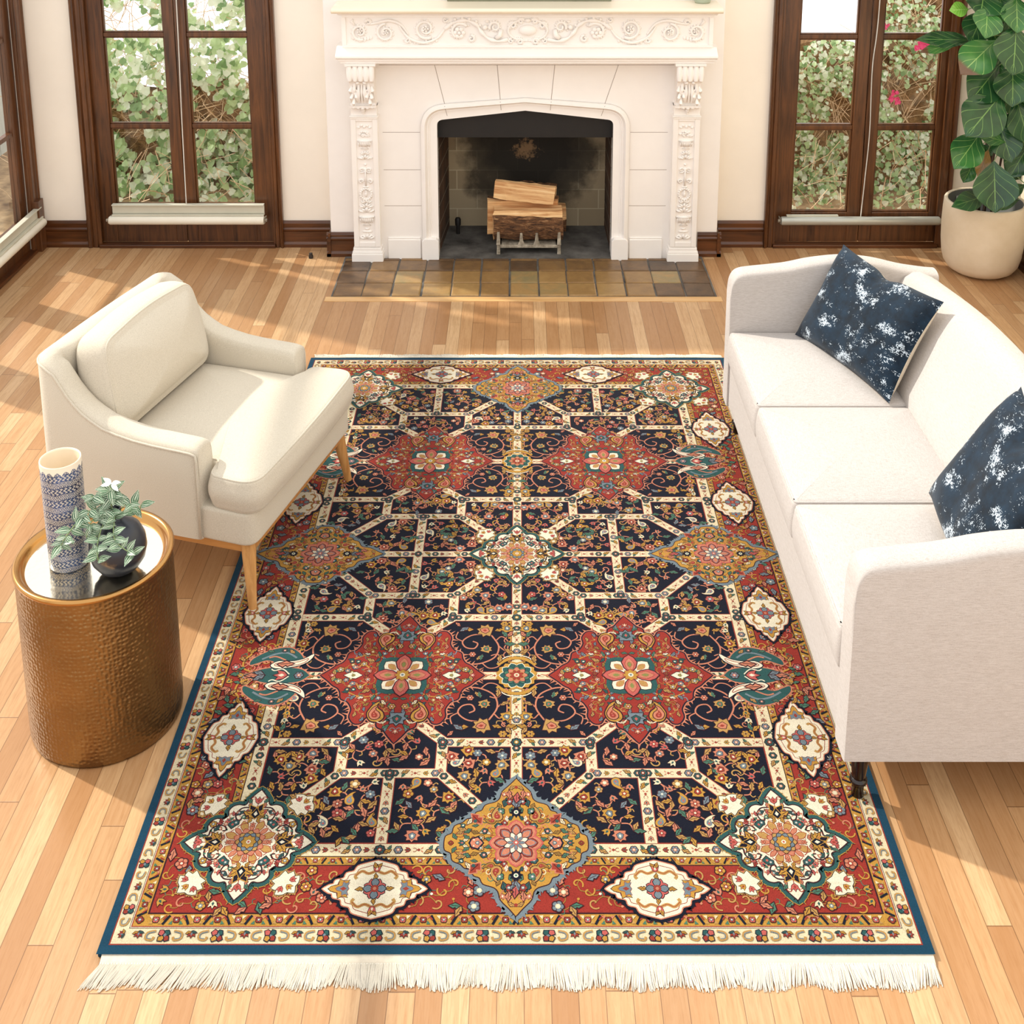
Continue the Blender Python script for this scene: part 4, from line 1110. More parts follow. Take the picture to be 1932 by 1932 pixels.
# ---------------------------------------------------------------- sofa
SF = thing('sofa', 'pale linen camelback sofa with three seat cushions and dark turned legs', 'sofa', (1.22, 3.40, 0))
def S(b, name, mat, parent=None, **k):
    off = Vector((1.22, 3.40, 0)); b.v = [tuple(Vector(v)-off) for v in b.v]
    return b.build(name, mat, parent or SF, **k)
def interp(P, x):
    if x <= P[0][0]: return P[0][1]
    for (a, ya), (b_, yb) in zip(P, P[1:]):
        if x <= b_:
            t = (x-a)/(b_-a); return ya+(yb-ya)*t
    return P[-1][1]
def sofa():
    Y0, Y1 = 2.495, 4.305; XF = .800; XB = 1.66; T = .088
    armtop = catmull([(.797, .620), (.801, .655), (.814, .682), (.835, .694), (.87, .700), (1.0, .715), (1.10, .736), (1.22, .748), (1.33, .738), (1.44, .712), (1.53, .698), (1.575, .694)], 5)
    for (ya, yb) in ((Y0, Y0+T), (Y1-T, Y1)):
        rs = []
        for (x, zt) in armtop:
            fx = x
            e = .014 if x < .803 else 0
            sec = []
            for z in (.15, .3, .45): sec.append((fx, ya+e*.0, z))
            sec.append((fx, ya+.0, zt-.03))
            for k in range(0, 9):
                a = pi*k/8; sec.append((fx, (ya+yb)/2-(T/2-.001)*cos(a), zt-.018+.018*sin(a)))
            sec.append((fx, yb, zt-.03))
            for z in (.45, .3, .15): sec.append((fx, yb, z))
            rs.append(sec)
        # front face slopes very slightly forward towards the foot, edges eased
        f0 = [(p[0]-.0, (ya+yb)/2+(p[1]-(ya+yb)/2)*.80, min(p[2], .61)) for p in rs[0]]
        f0 = [(.795, p[1], p[2]) for p in f0]
        b = MB(); b.rings([f0]+rs); S(b, 'arm', 'sofafab', smooth=True, angle=60)
    # back: camel top
    def ztop(y):
        u = (y-Y0)/(Y1-Y0); return .695+.105*sin(pi*min(1, max(0, u)))**1.3
    rs = []; ny = 28
    for i in range(ny+1):
        y = Y0+.02+(Y1-Y0-.04)*i/ny; zt = ztop(y); e = min(i, ny-i); sh = .012 if e == 0 else (.004 if e == 1 else 0)
        zt -= sh
        xt = 1.50
        sec = [(1.36, y, .15), (1.285, y, .40), (1.30, y, .50), (1.345, y, .58), (1.395, y, zt-.10), (1.425, y, zt-.05), (1.445, y, zt-.018), (1.475, y, zt-.002), (1.505, y, zt), (1.545, y, zt-.018), (1.578, y, zt-.05), (1.596, y, zt-.10), (1.60, y, .42), (1.60, y, .15)]
        rs.append(sec)
    S(MB().rings(rs), 'backrest', 'sofafab', smooth=True, angle=70)
    # front rail / body
    b, _, _ = cushion([(XF+.004, Y0+T-.01), (1.45, Y0+T-.01), (1.45, Y1-T+.01), (XF+.004, Y1-T+.01)], .15, .335, .008, 0, 0); S(b, 'seat_base', 'sofafab', smooth=True)
    # seat cushions
    ys = [Y0+T+.001, 3.108, 3.660, Y1-T-.001]
    for i in range(3):
        ya, yb = ys[i]+.001, ys[i+1]-.001
        p = round_poly([(.792, ya, .022), (1.31, ya, .03), (1.31, yb, .03), (.792, yb, .022)], .02, 5)
        b, p1, p0 = cushion(p, .330, .462, .020, .022, .004)
        off = Vector((1.22, 3.40, 0)); c = S(b, 'seat_cushion', 'sofafab', smooth=True)
        t = loop_tube([tuple(Vector(q)-off) for q in p1], .0040); t.build('piping', 'sofafab', c, smooth=True)
        t = loop_tube([tuple(Vector(q)-off) for q in p0], .0028); t.build('piping', 'sofafab', c, smooth=True)
    # skirt welt under the rail
    for x in (.850, 1.55):
        for y in (Y0+.045, Y1-.045):
            b = MB(); k = [(.026, .155), (.026, .140), (.023, .125), (.019, .085), (.0165, .062), (.0215, .058), (.0225, .052), (.019, .046), (.0155, .043), (.0145, .020), (.0165, .006), (.014, .0), (.001, .0)]
            if x > 1: k = [(.024, .155), (.013, 0), (.001, 0)]
            b.lathe(k, x, y, .003 if x < 1 else 0, 24); S(b, 'leg', 'ebony', smooth=True, angle=50)
sofa()

def pillow(label, c, ex, ey, w, h, th, group='distressed velvet cushions on the sofa'):
    """c centre, ex width dir, ey height dir"""
    t = thing('throw_pillow', label, 'cushion', c, 0, group)
    ex = Vector(ex).normalized(); ez = ex.cross(Vector(ey)).normalized(); ey = ez.cross(ex)
    M = Matrix((ex, ey, ez)).transposed().to_4x4(); t.matrix_world = Matrix.Translation(c) @ M
    n = 30; r = random.Random(len(label))
    for side, mat, nm in ((1, 'velvet', 'front_panel'), (-1, 'pillowback', 'back_panel')):
        b = MB()
        for i in range(n+1):
            for j in range(n+1):
                u = i/n*2-1; v = j/n*2-1
                # concave edges with pointed corners
                x = u*(1-.075*(1-v*v)*abs(u)**2); y = v*(1-.085*(1-u*u)*abs(v)**2)
                y -= .085*math.exp(-((u-.02)/.16)**2)*max(0, v)**3
                tt = max(0, (1-u**4)*(1-v**4))**.55
                z = th/2*tt*side
                if side > 0 and nm: z -= .018*math.exp(-((u+.02)**2)/.03-((v-1.0)**2)/.25)*tt
                z += .0035*sin(u*7+v*3)*tt
                b.v.append((x*w/2, y*h/2, z))
        for i in range(n):
            for j in range(n):
                a = i*(n+1)+j; q = (a, a+n+1, a+n+2, a+1); b.f.append(q if side > 0 else q[::-1]); b.m.append(0)
        b.build(nm, mat, t, smooth=True, fix=False)
    return t
bpy.context.view_layer.update()
# far pillow: corners measured on the seat and against the back
A = Vector((1.08, 4.165, .475)); Bc = Vector((1.255, 3.68, .475)); Tl = Vector((1.225, 4.27, .775)); Tr = Vector((1.42, 3.77, .785))
cc = (A+Bc+Tl+Tr)/4
pillow('navy velvet pillow with white flecks, leaning at the far end of the sofa', tuple(cc+Vector((-.02, -.02, .008))), tuple((Bc-A)+(Tr-Tl)), tuple((Tl-A)+(Tr-Bc)), .56, .385, .125)
A2 = Vector((1.195, 3.075, .505)); B2 = Vector((1.115, 2.66, .49)); T2 = Vector((1.375, 3.03, .84)); T3 = Vector((1.34, 2.58, .83))
cc = (A2+B2+T2+T3)/4
pillow('navy velvet pillow with white flecks, leaning behind the near arm of the sofa', tuple(cc), tuple((B2-A2)+(T3-T2)), tuple((T2-A2)+(T3-B2)), .50, .42, .12)

# ---------------------------------------------------------------- planter and fig
PT = thing('planter', 'large rounded cream stone planter in the right corner', 'planter', (2.405, 5.885, 0))
MB().lathe([(.001, 0), (.10, 0), (.135, .006), (.165, .025), (.185, .055), (.197, .10), (.204, .17), (.207, .26), (.205, .34), (.202, .383), (.199, .388), (.186, .389), (.183, .385)], n=72, cap1=False).build('body', 'pot', PT, smooth=True, fix=False)
MB().lathe([(.1835, .386), (.180, .34), (.175, .25), (.165, .25)], n=48, cap0=False, cap1=False).build('inner_wall', 'potin', PT, smooth=True, fix=False)
m = MB(); m.box(-.012, .012, -.001, .001, -.012, .012); m.box(.018, .04, -.001, .001, -.010, .010)
m.build('sticker', 'label', PT, loc=(-.085, .152, .345)).rotation_euler = (0, 0, radians(29))
MB().lathe([(.001, .262), (.08, .262), (.168, .258)], n=40, cap0=False, cap1=False).build('soil', 'soil', PT, smooth=True, fix=False)
FG = thing('fiddle_leaf_fig', 'tall fiddle leaf fig with big glossy leaves growing from the stone planter', 'potted plant', (2.405, 5.885, .26))
def fig():
    off = Vector((2.405, 5.885, .26)); r = random.Random(5)
    for (x, y, tx, h, w) in ((2.37, 5.90, 2.44, 1.95, .0085), (2.395, 5.88, 2.50, 1.8, .007), (2.41, 5.91, 2.46, 1.6, .009), (2.43, 5.88, 2.56, 1.5, .006), (2.385, 5.915, 2.42, 1.3, .006)):
        P = [(x, y, .25), (x+.25*(tx-x), y, .6), (x+.6*(tx-x), y+.01, 1.1), (tx, y, h)]
        MB().tube([tuple(Vector(p)-off) for p in catmull(P, 6)], w, 8).build('trunk', 'bark', FG, smooth=True)
    H_, F_, CX_, CY_, TH = 2.5, 2270., 980., 100., atan2(515, 2270.)
    def at(px, py, Y):
        a = (px-CX_)/F_; b = (py-CY_)/F_; rx, ry, rz = a, cos(TH)-b*sin(TH), -sin(TH)-b*cos(TH); t = Y/ry
        return Vector((rx*t, Y, H_+rz*t))
    # measured leaves: base, tip (in the photograph), width in px, distance of base and tip, material
    L = [((470, -60), (455, 92), 250, 5.78, 5.68, 'figleaf'), ((370, 60), (262, 72), 88, 5.75, 5.72, 'figleaflight'),
         ((490, 45), (492, 228), 175, 5.72, 5.60, 'figleafmid'), ((470, 70), (395, 262), 170, 5.86, 5.78, 'figleaf'),
         ((415, 262), (72, 262), 95, 5.84, 5.70, 'figleaf'), ((300, 285), (85, 345), 60, 5.83, 5.76, 'figleafbrown'),
         ((548, 262), (350, 465), 200, 5.74, 5.64, 'figleafbrown'), ((680, 165), (668, 460), 265, 5.70, 5.58, 'figleaf'),
         ((680, -20), (690, 192), 190, 5.76, 5.66, 'figleafmid'), ((565, 430), (400, 650), 210, 5.80, 5.68, 'figleaf'),
         ((655, 420), (660, 668), 215, 5.76, 5.66, 'figleaf'), ((590, 605), (385, 865), 245, 5.72, 5.58, 'figleaf'),
         ((680, 640), (760, 915), 190, 5.78, 5.70, 'figleaf'), ((445, 868), (305, 1080), 185, 5.78, 5.66, 'figleafmid'),
         ((610, 925), (450, 885), 90, 5.74, 5.68, 'figleafmid'), ((565, 800), (640, 1035), 170, 5.80, 5.70, 'figleaf'),
         ((770, 940), (650, 1140), 150, 5.84, 5.76, 'figleaf'), ((535, 1050), (545, 1355), 240, 5.70, 5.60, 'figleaf'),
         ((480, 1275), (300, 1350), 115, 5.78, 5.66, 'figleaf'), ((600, 1040), (700, 1160), 110, 5.90, 5.88, 'figleaf'),
         ((740, 1200), (600, 1290), 80, 5.80, 5.74, 'figleaf'), ((700, 1300), (560, 1360), 50, 5.78, 5.74, 'figleaf'),
         ((400, 1060), (345, 1180), 90, 5.94, 5.92, 'figleafmid'), ((500, 975), (440, 1140), 80, 5.82, 5.76, 'figleafdead'),
         ((560, 370), (520, 520), 120, 5.88, 5.86, 'figleafmid'), ((640, 740), (560, 880), 130, 5.88, 5.85, 'figleaf'),
         ((720, 20), (800, 150), 150, 5.80, 5.74, 'figleaf'), ((570, -40), (600, 130), 130, 5.88, 5.84, 'figleafmid'),
         ((760, 430), (820, 700), 200, 5.80, 5.72, 'figleaf'), ((460, 940), (520, 1010), 60, 5.86, 5.84, 'figleaf'),
         ((600, -200), (720, -20), 180, 5.75, 5.65, 'figleaf'), ((520, -220), (400, -60), 180, 5.75, 5.68, 'figleaf'), ((780, -160), (860, 40), 180, 5.8, 5.7, 'figleaf'), ((620, -420), (560, -200), 190, 5.82, 5.75, 'figleaf'), ((700, -400), (800, -200), 180, 5.85, 5.8, 'figleafmid'),
         ((620, 250), (560, 430), 150, 5.9, 5.86, 'figleaf'), ((500, 180), (600, 330), 150, 5.92, 5.88, 'figleaf'), ((740, 300), (800, 480), 170, 5.82, 5.78, 'figleaf'),
         ((640, 560), (700, 760), 150, 5.9, 5.86, 'figleafmid'), ((520, 560), (560, 740), 130, 5.93, 5.9, 'figleaf'), ((700, 860), (760, 1040), 140, 5.88, 5.84, 'figleafmid'), ((610, 130), (660, 250), 120, 5.9, 5.87, 'figleaf')]
    for (b0, t0, w, yb, yt, mt) in L:
        B = at(1720+b0[0]/3.45, b0[1]/3.45, yb); T = at(1720+t0[0]/3.45, t0[1]/3.45, yt)
        if T.x > 2.60: T.x = 2.60
        if B.x > 2.58: B.x = 2.58
        ln = (T-B).length; W = w/3.45/F_*6.2
        curve = r.uniform(.04, .14); b = leafmesh(ln*1.10, W*1.30, curve, r.uniform(.08, .22), True, 8, 14)
        orient(b, B, T+Vector((0, -curve*ln*.3, curve*ln*.7)), (r.uniform(-.25, .25), -1, .55)); b.v = [tuple(Vector((min(v[0], 2.63), v[1], v[2]))-off) for v in b.v]
        lf = b.build('leaf', mt, FG, smooth=True, fix=False)
        # petiole back to the stem bundle
        s = Vector((2.46+.05*r.uniform(-1, 1), 5.9, B.z+.03)); m_ = (B+s)/2+Vector((0, 0, .015))
        MB().tube([tuple(Vector(p)-off) for p in (s, m_, B)], [.004, .003, .0025], 5).build('petiole', 'stem', lf, smooth=True)
fig()
# ---------------------------------------------------------------- the rug
RUGC = (-.008, 3.50)
RG = thing('area_rug', 'large red navy and gold medallion carpet with white fringed ends', 'rug', (RUGC[0], RUGC[1], 0))
PAL = dict(navy='#0B1023', blue='#14445C', red='#9C3228', gold='#C3913E', cream='#E9D8B2', out='#3A1820', salmon='#CC8064', pink='#C46058', green='#4A7A64',
           teal='#2C5856', grey='#76848C', tan='#BF9354', ivory='#F1E6CB', rust='#9C3C2E', dgold='#A07A38', black='#10162A', olive='#8C8A4C')
PK = list(PAL); PI = {k: i for i, k in enumerate(PK)}
def pile_mat(k, hx):
    t = NT('wool_'+k); c = tuple(x*.62 for x in lin(hx)[:3])
    v = t.co('Object'); n = t.noise(v, 420, 2, .7); n2 = t.noise(t.co('Object', (3, 30, 3)), 1.2, 3, .5)
    d = tuple(x*.72 for x in c[:3])+(1,); e = tuple(min(1, x*1.12) for x in c[:3])+(1,)
    f = t.math('ADD', t.math('MULTIPLY', n, .75), t.math('MULTIPLY', n2, .3))
    t.col(t.ramp(f, [(.36, d), (.62, e)])); t.set(Roughness=.95, Specular_IOR_Level=.1, Sheen_Weight=.08)
    t.bump(n, .45, .002); return t.m
PM = [pile_mat(k, PAL[k]) for k in PK]
class Rug:
    def __init__(s): s.v = []; s.f = []; s.m = []; s.T = [Matrix.Identity(3)]; s.sym = 'uv'; s.c = 0; s.base = 0
    def push(s, x, y, rot=0, sx=1, sy=None):
        sy = sx if sy is None else sy
        c, n = cos(rot), sin(rot)
        M = Matrix(((c*sx, -n*sy, x), (n*sx, c*sy, y), (0, 0, 1))); s.T.append(s.T[-1] @ M)
    def pop(s): s.T.pop()
    def poly(s, P, col, z, quads=None):
        M = s.T[-1]; Q = [M @ Vector((p[0], p[1], 1)) for p in P]
        if quads is None:
            A = sum(Q[i][0]*Q[(i+1) % len(Q)][1]-Q[(i+1) % len(Q)][0]*Q[i][1] for i in range(len(Q)))
            if A < 0: Q = Q[::-1]
            quads = [tuple(range(len(Q)))]
        s.c = (s.c+1) % 9; zz = .0122+(s.base+z)*9e-5+s.c*7e-6
        for su in ((1, -1) if 'u' in s.sym else (1,)):
            for sv in ((1, -1) if 'v' in s.sym else (1,)):
                o = len(s.v); s.v += [(q[0]*su, q[1]*sv, zz) for q in Q]
                for f in quads:
                    f = tuple(i+o for i in f); s.f.append(f if su*sv > 0 else f[::-1]); s.m.append(PI[col])
    def rect(s, a, b, c, d, col, z): s.poly([(a, c), (b, c), (b, d), (a, d)], col, z)
    def frame(s, u, v, w, col, z):   # closed rectangular line at half-size u,v (quarter only)
        s.rect(u-w, u, 0, v, col, z); s.rect(0, u-w, v-w, v, col, z)
    def stroke(s, P, w, col, z, sm=4, taper=False, closed=False):
        P = catmull(P, sm, closed) if sm > 1 else P
        N = len(P); Lp = []; Rp = []
        for i in range(N):
            a = P[i-1] if (i or closed) else P[i]; b = P[(i+1) % N] if (i < N-1 or closed) else P[i]
            d = Vector((b[0]-a[0], b[1]-a[1])); d = d.normalized() if d.length > 1e-9 else Vector((1, 0)); n = Vector((-d.y, d.x))*w*.5
            if taper: n *= (1-.75*i/(N-1))
            Lp.append((P[i][0]+n.x, P[i][1]+n.y)); Rp.append((P[i][0]-n.x, P[i][1]-n.y))
        M = s.T[-1]; det = M[0][0]*M[1][1]-M[0][1]*M[1][0]
        q = [(i, N+i, N+i+1, i+1) for i in range(N-1)]
        if closed: q.append((N-1, 2*N-1, N, 0))
        if det < 0: q = [x[::-1] for x in q]
        s.poly(Lp+Rp, col, z, q)
    def shape(s, P, col, z, out=None, ow=.0022, serr=0, closed=True):
        """filled shape with an outline grown behind it"""
        if out: s.poly(grow(P, ow, serr), out, z)
        s.poly(P, col, z+1)
    def halo(s, P, w, col, z, sh=0, step=.010, sw=.7, jit=0):
        D = dens(P, .006); s.stroke(D, 2*w, col, z, 1, closed=True)
        if not sh: return
        N = len(D); A = sum(D[i][0]*D[(i+1) % N][1]-D[(i+1) % N][0]*D[i][1] for i in range(N)); sg = 1 if A > 0 else -1
        k = max(1, round(step/.006)); q = 0
        for i in range(0, N, k):
            a, b = Vector(D[i-1]), Vector(D[(i+1) % N]); d = (b-a)
            if d.length < 1e-6: continue
            d.normalize(); n = Vector((d.y, -d.x))*sg; p = Vector(D[i]); q += 1; h = sh*(1 if q % 2 else .6)
            c = p+n*(w+h)+d*(step*.35*(1 if q % 3 else -1)); e = p+n*w*.6
            s.poly([tuple(e-d*step*sw*.5), tuple(e+d*step*sw*.5), tuple(c)], col, z)
    # ---- motifs (unit: metres in the current frame)
    def petals(s, r0, r1, n, w, col, z, out=None, a0=0, ow=.0016):
        for k in range(n):
            a = a0+2*pi*k/n; P = []
            for (t, h) in ((0, .0), (.3, .75), (.6, 1.), (.85, .6), (1, 0), (.85, -.6), (.6, -1.), (.3, -.75)):
                x = r0+(r1-r0)*t; y = w*h; P.append((x*cos(a)-y*sin(a), x*sin(a)+y*cos(a)))
            s.shape(P, col, z, out, ow)
    def disc(s, r, col, z, n=12, x=0, y=0): s.poly([(x+r*cos(2*pi*k/n), y+r*sin(2*pi*k/n)) for k in range(n)], col, z)
    def flower(s, x, y, r, c1, c2, c3, z, n=6, a=0.):
        s.push(x, y, a); P = []
        for k in range(n*6):
            t = 2*pi*k/(n*6); q = r*(.78+.22*abs(cos(t*n/2))); P.append((q*cos(t), q*sin(t)))
        s.shape(P, c1, z, 'out', r*.2)
        for k in range(n):
            t = 2*pi*(k+.5)/n; s.stroke([(r*.35*cos(t), r*.35*sin(t)), (r*.85*cos(t), r*.85*sin(t))], r*.1, 'out', z+2, 1)
        s.disc(r*.48, c2, z+3, 8); s.disc(r*.24, c3, z+4, 6); s.pop()
    def leaf(s, x, y, L, a, col, z, out='out', w=.36):
        s.push(x, y, a); P = [(0, 0), (L*.3, L*w*.75), (L*.5, L*w*.35), (L*.62, L*w*.7), (L, L*.1), (L*.7, -L*w*.25), (L*.55, -L*w*.6), (L*.3, -L*w*.35)]
        s.shape(P, col, z, out, L*.085)
        if out: s.stroke([(L*.15, 0), (L*.8, L*.05)], L*.05, 'out', z+2, 1)
        s.pop()
    def palmette(s, x, y, r, a, c1, c2, c3, z):
        s.push(x, y, a); P = []
        for k in range(-6, 7):
            t = k/6*2.3; q = r*(1.05 if k % 2 == 0 else .72); P.append((q*cos(t)+r*.1, q*sin(t)))
        s.shape([(-r*.6, 0)]+P, c1, z, 'out', r*.1)
        s.shape([(-r*.3, 0), (0, r*.45), (r*.5, r*.3), (r*.75, 0), (r*.5, -r*.3), (0, -r*.45)], c2, z+2, 'out', r*.07)
        s.poly([(-r*.05, 0), (r*.2, r*.18), (r*.5, 0), (r*.2, -r*.18)], c3, z+4); s.pop()
    def boteh(s, x, y, r, a, c1, c2, z, flip=1):
        s.push(x, y, a, 1, flip)
        P = catmull([(-.75*r, 0), (-.55*r, .5*r), (0, .62*r), (.5*r, .42*r), (.85*r, .45*r), (1.1*r, .8*r), (1.05*r, .35*r), (.75*r, -.1*r), (.3*r, -.5*r), (-.4*r, -.5*r)], 3, True)
        s.shape(P, c1, z, 'out', r*.1); s.poly([(p[0]*.58-.06*r, p[1]*.58) for p in P], c2, z+3)
        s.disc(r*.14, 'pink', z+4, 6, -.15*r, 0); s.disc(r*.09, c1, z+4, 6, .15*r, .05*r); s.pop()
    def tulip(s, x, y, r, a, c1, c2, z):
        s.push(x, y, a); P = [(-r*.5, 0), (-r*.1, r*.5), (r*.7, r*.75), (r*.45, r*.25), (r*1.0, 0), (r*.45, -r*.25), (r*.7, -r*.75), (-r*.1, -r*.5)]
        s.shape(P, c1, z, 'out', r*.1); s.poly([(-r*.2, 0), (r*.1, r*.22), (r*.55, 0), (r*.1, -r*.22)], c2, z+3); s.pop()
    def spiral(s, x, y, r, a, turns, w, col, z, flip=1):
        P = [(x+r*(1-.78*k/14)*cos(a+flip*turns*2*pi*k/14), y+r*(1-.78*k/14)*sin(a+flip*turns*2*pi*k/14)) for k in range(15)]
        s.stroke(P, w, col, z, 2)
def grow(P, w, serr=0):
    N = len(P); A = sum(P[i][0]*P[(i+1) % N][1]-P[(i+1) % N][0]*P[i][1] for i in range(N)); sg = 1 if A > 0 else -1; out = []
    for i in range(N):
        a = Vector(P[i-1][:2]); b = Vector(P[i][:2]); c = Vector(P[(i+1) % N][:2])
        d1 = (b-a); d2 = (c-b)
        d1 = d1.normalized() if d1.length > 1e-9 else Vector((1, 0)); d2 = d2.normalized() if d2.length > 1e-9 else d1
        n = Vector((d1.y+d2.y, -(d1.x+d2.x)))*sg; L = n.length; n = n/L if L > 1e-6 else Vector((0, 0)); k = min(1.5, 2/max(L, .4)) if L else 1
        q = b+n*w*k*(1+(serr if i % 2 else 0)); out.append((q.x, q.y))
    return out
def dens(P, step):
    out = []; N = len(P)
    for i in range(N):
        a, b = Vector(P[i]), Vector(P[(i+1) % N]); k = max(1, round((b-a).length/step)); out += [tuple(a+(b-a)*j/k) for j in range(k)]
    return out
def quart(Q, a, b, sm=3):
    """quarter control points (unit) from (1,0) to (0,1) -> full closed outline with sharp tips kept"""
    q = catmull(Q, sm); q = [(x*a, y*b) for x, y in q]
    P = q+[(-x, y) for x, y in q[::-1]][1:]; P = P+[(x, -y) for x, y in P[::-1]][1:-1]
    return P
G = Rug(); WU, LV = .912, 1.384
# ground bands, from the outside in
G.rect(0, WU, 0, LV, 'blue', 0)
for (u, v, c, z) in ((.892, 1.363, 'rust', 1), (.889, 1.360, 'cream', 2), (.859, 1.324, 'out', 3), (.8575, 1.3225, 'ivory', 4), (.856, 1.321, 'rust', 5), (.8535, 1.3185, 'gold', 6),
                     (.828, 1.290, 'out', 7), (.824, 1.286, 'red', 8), (.711, 1.1665, 'out', 9), (.7085, 1.164, 'gold', 10), (.691, 1.143, 'out', 11), (.6885, 1.1405, 'cream', 12), (.6535, 1.1075, 'rust', 13), (.650, 1.104, 'navy', 14)):
    G.rect(0, u, 0, v, c, z)
G.base = 15
# lattice of cream bands inside the field
CU, CV = .325, .552
def band(a, b, w=.0140, ext=0):
    a = Vector(a); b = Vector(b); d = (b-a).normalized(); a = a-d*ext; b = b+d*ext
    G.stroke([tuple(a), tuple(b)], w*2+.0048, 'rust', 0, 1); G.stroke([tuple(a), tuple(b)], w*2, 'cream', 1, 1)
segs = []
for sa in (-1, 1):
    for sb in (-1, 1):
        c = lambda a, b: (CU+sa*a, CV+sb*b)
        segs += [(c(.135, .2435), c(.325, .2435)), (c(.135, .2435), c(.062, .180)), (c(.130, .2435), c(.130, .348)), (c(.130, .345), c(.262, .478)), (c(0, .345), c(.130, .345))]
for sb in (-1, 1): segs.append(((CU, CV+sb*.345), (CU, CV+sb*.552)))
segs.append(((CU+.22, CV), (CU+.325, CV))); segs.append(((0, CV), (.10, CV)))
axis = [((0, 0), (0, 1.104))]; hax = [((0, 0), (.65, 0))]
for a, b in segs: G.stroke([a, b], .0328, 'rust', 0, 1)
G.rect(0, .0164, 0, 1.104, 'rust', 0); G.rect(0, .65, 0, .0158, 'rust', 0)
for a, b in segs:
    d = (Vector(b)-Vector(a)).normalized()*.002; G.stroke([tuple(Vector(a)-d), tuple(Vector(b)+d)], .028, 'cream', 1, 1)
G.rect(0, .014, 0, 1.108, 'cream', 1); G.rect(0, .652, 0, .0134, 'cream', 1)
for sa in (-1, 1):
    for sb in (-1, 1): G.disc(.0145, 'cream', 2, 10, CU+sa*.130, CV+sb*.345); G.disc(.0145, 'cream', 2, 10, CU+sa*.132, CV+sb*.2435)
RR = random.Random(21)
def deco(a, b, step=.024, w=.0092, sym=None, start=.5):
    """small repeating flowers, buds and leaves along a cream band"""
    old = G.sym
    if sym is not None: G.sym = sym
    a = Vector(a); b = Vector(b); L = (b-a).length; n = max(1, int(L/step)); ang = atan2(b.y-a.y, b.x-a.x)
    for k in range(n):
        p = a+(b-a)*((k+start)/n); t = k % 4
        if t == 0: G.flower(p.x, p.y, w*1.05, RR.choice(('teal', 'grey')), 'salmon', 'ivory', 3, 6)
        elif t == 1:
            G.leaf(p.x-.008*cos(ang), p.y-.008*sin(ang), .021, ang+.35, RR.choice(('gold', 'tan')), 3); G.leaf(p.x, p.y, .014, ang-2.2, 'green', 3)
        elif t == 2:
            G.push(p.x, p.y, ang); G.poly([(-.004, 0), (0, .0042), (.005, 0), (0, -.0042)], 'rust', 3)
            for s in (-1, 1): G.stroke([(.004, 0), (.009, s*.005), (.014, s*.004)], .0013, 'rust', 3, 2); G.leaf(-.005, s*.0015, .008, pi-s*.8, 'salmon', 4, None)
            G.pop()
        else: G.tulip(p.x, p.y, .0095, ang, RR.choice(('salmon', 'gold', 'rust')), 'teal', 3)
    G.sym = old
for a, b in segs: deco(a, b)
deco((0, .15), (0, .49), .024, sym='v'); deco((0, .61), (0, .90), .024, sym='v'); deco((.16, 0), (.45, 0), .024, sym='u')
for sa in (-1, 1):
    for sb in (-1, 1): G.flower(CU+sa*.130, CV+sb*.2435, .0118, 'teal', 'rust', 'ivory', 8, 8)
for v in (CV-.2435, CV+.2435, ): G.sym = 'v'; G.flower(0, v, .013, 'teal', 'gold', 'ivory', 8, 8); G.sym = 'uv'
for v in (CV-.345, CV+.345): G.flower(CU, v, .011, 'teal', 'rust', 'ivory', 8, 8)
G.sym = 'u'; G.flower(CU, 0, .011, 'teal', 'rust', 'ivory', 8, 8); G.sym = 'uv'
# cream inner border band
deco((.6705, .17), (.6705, .47), .0235); deco((.6705, .63), (.6705, .95), .0235); deco((.17, 1.124), (.49, 1.124), .0235)
for v in (CV-.2435, CV+.2435): G.flower(.6705, v, .012, 'teal', 'rust', 'ivory', 8, 8)
G.flower(CU, 1.124, .012, 'teal', 'rust', 'ivory', 8, 8)
# ---- gold guard stripes with slanting dark bars and florets
def gold_band(a, b, hw, step, flip=1):
    a = Vector(a); b = Vector(b); L = (b-a).length; n = max(1, round(L/step)); ang = atan2(b.y-a.y, b.x-a.x)
    for k in range(n):
        p = a+(b-a)*((k+.5)/n); G.push(p.x, p.y, ang); h = hw*.82; q = L/n/2
        s = 1 if k % 2 else -1
        G.stroke([(-q*1.0-s*h*.55, -h), (-q*1.0+s*h*.55, h)], hw*.42, 'black', 2, 1); G.stroke([(-q*.72-s*h*.5, -h), (-q*.80+s*h*.2, 0)], hw*.28, 'rust', 3, 1)
        G.flower(0, 0, hw*.52, 'pink' if s > 0 else 'rust', 'grey', 'ivory', 4, 4, pi/4)
        for t in (-1, 1):
            G.poly([(t*hw*.7, -s*hw*.1), (t*hw*1.25, -s*hw*.75), (t*hw*.55, -s*hw*.8)], 'cream' if s > 0 else 'green', 3)
            G.poly([(t*hw*.65, s*hw*.1), (t*hw*1.1, s*hw*.7), (t*hw*.4, s*hw*.7)], 'tan' if s > 0 else 'salmon', 3)
        G.pop()
gold_band((0, 1.3045), (.828, 1.3045), .0135, .046); gold_band((.841, 1.29), (.841, 0), .012, .046)
gold_band((0, 1.1535), (.70, 1.1535), .0098, .040); gold_band((.6998, 1.14), (.6998, 0), .0083, .040)
for (x, y) in ((.841, 1.3045),): G.flower(x, y, .008, 'rust', 'grey', 'ivory', 4, 4)
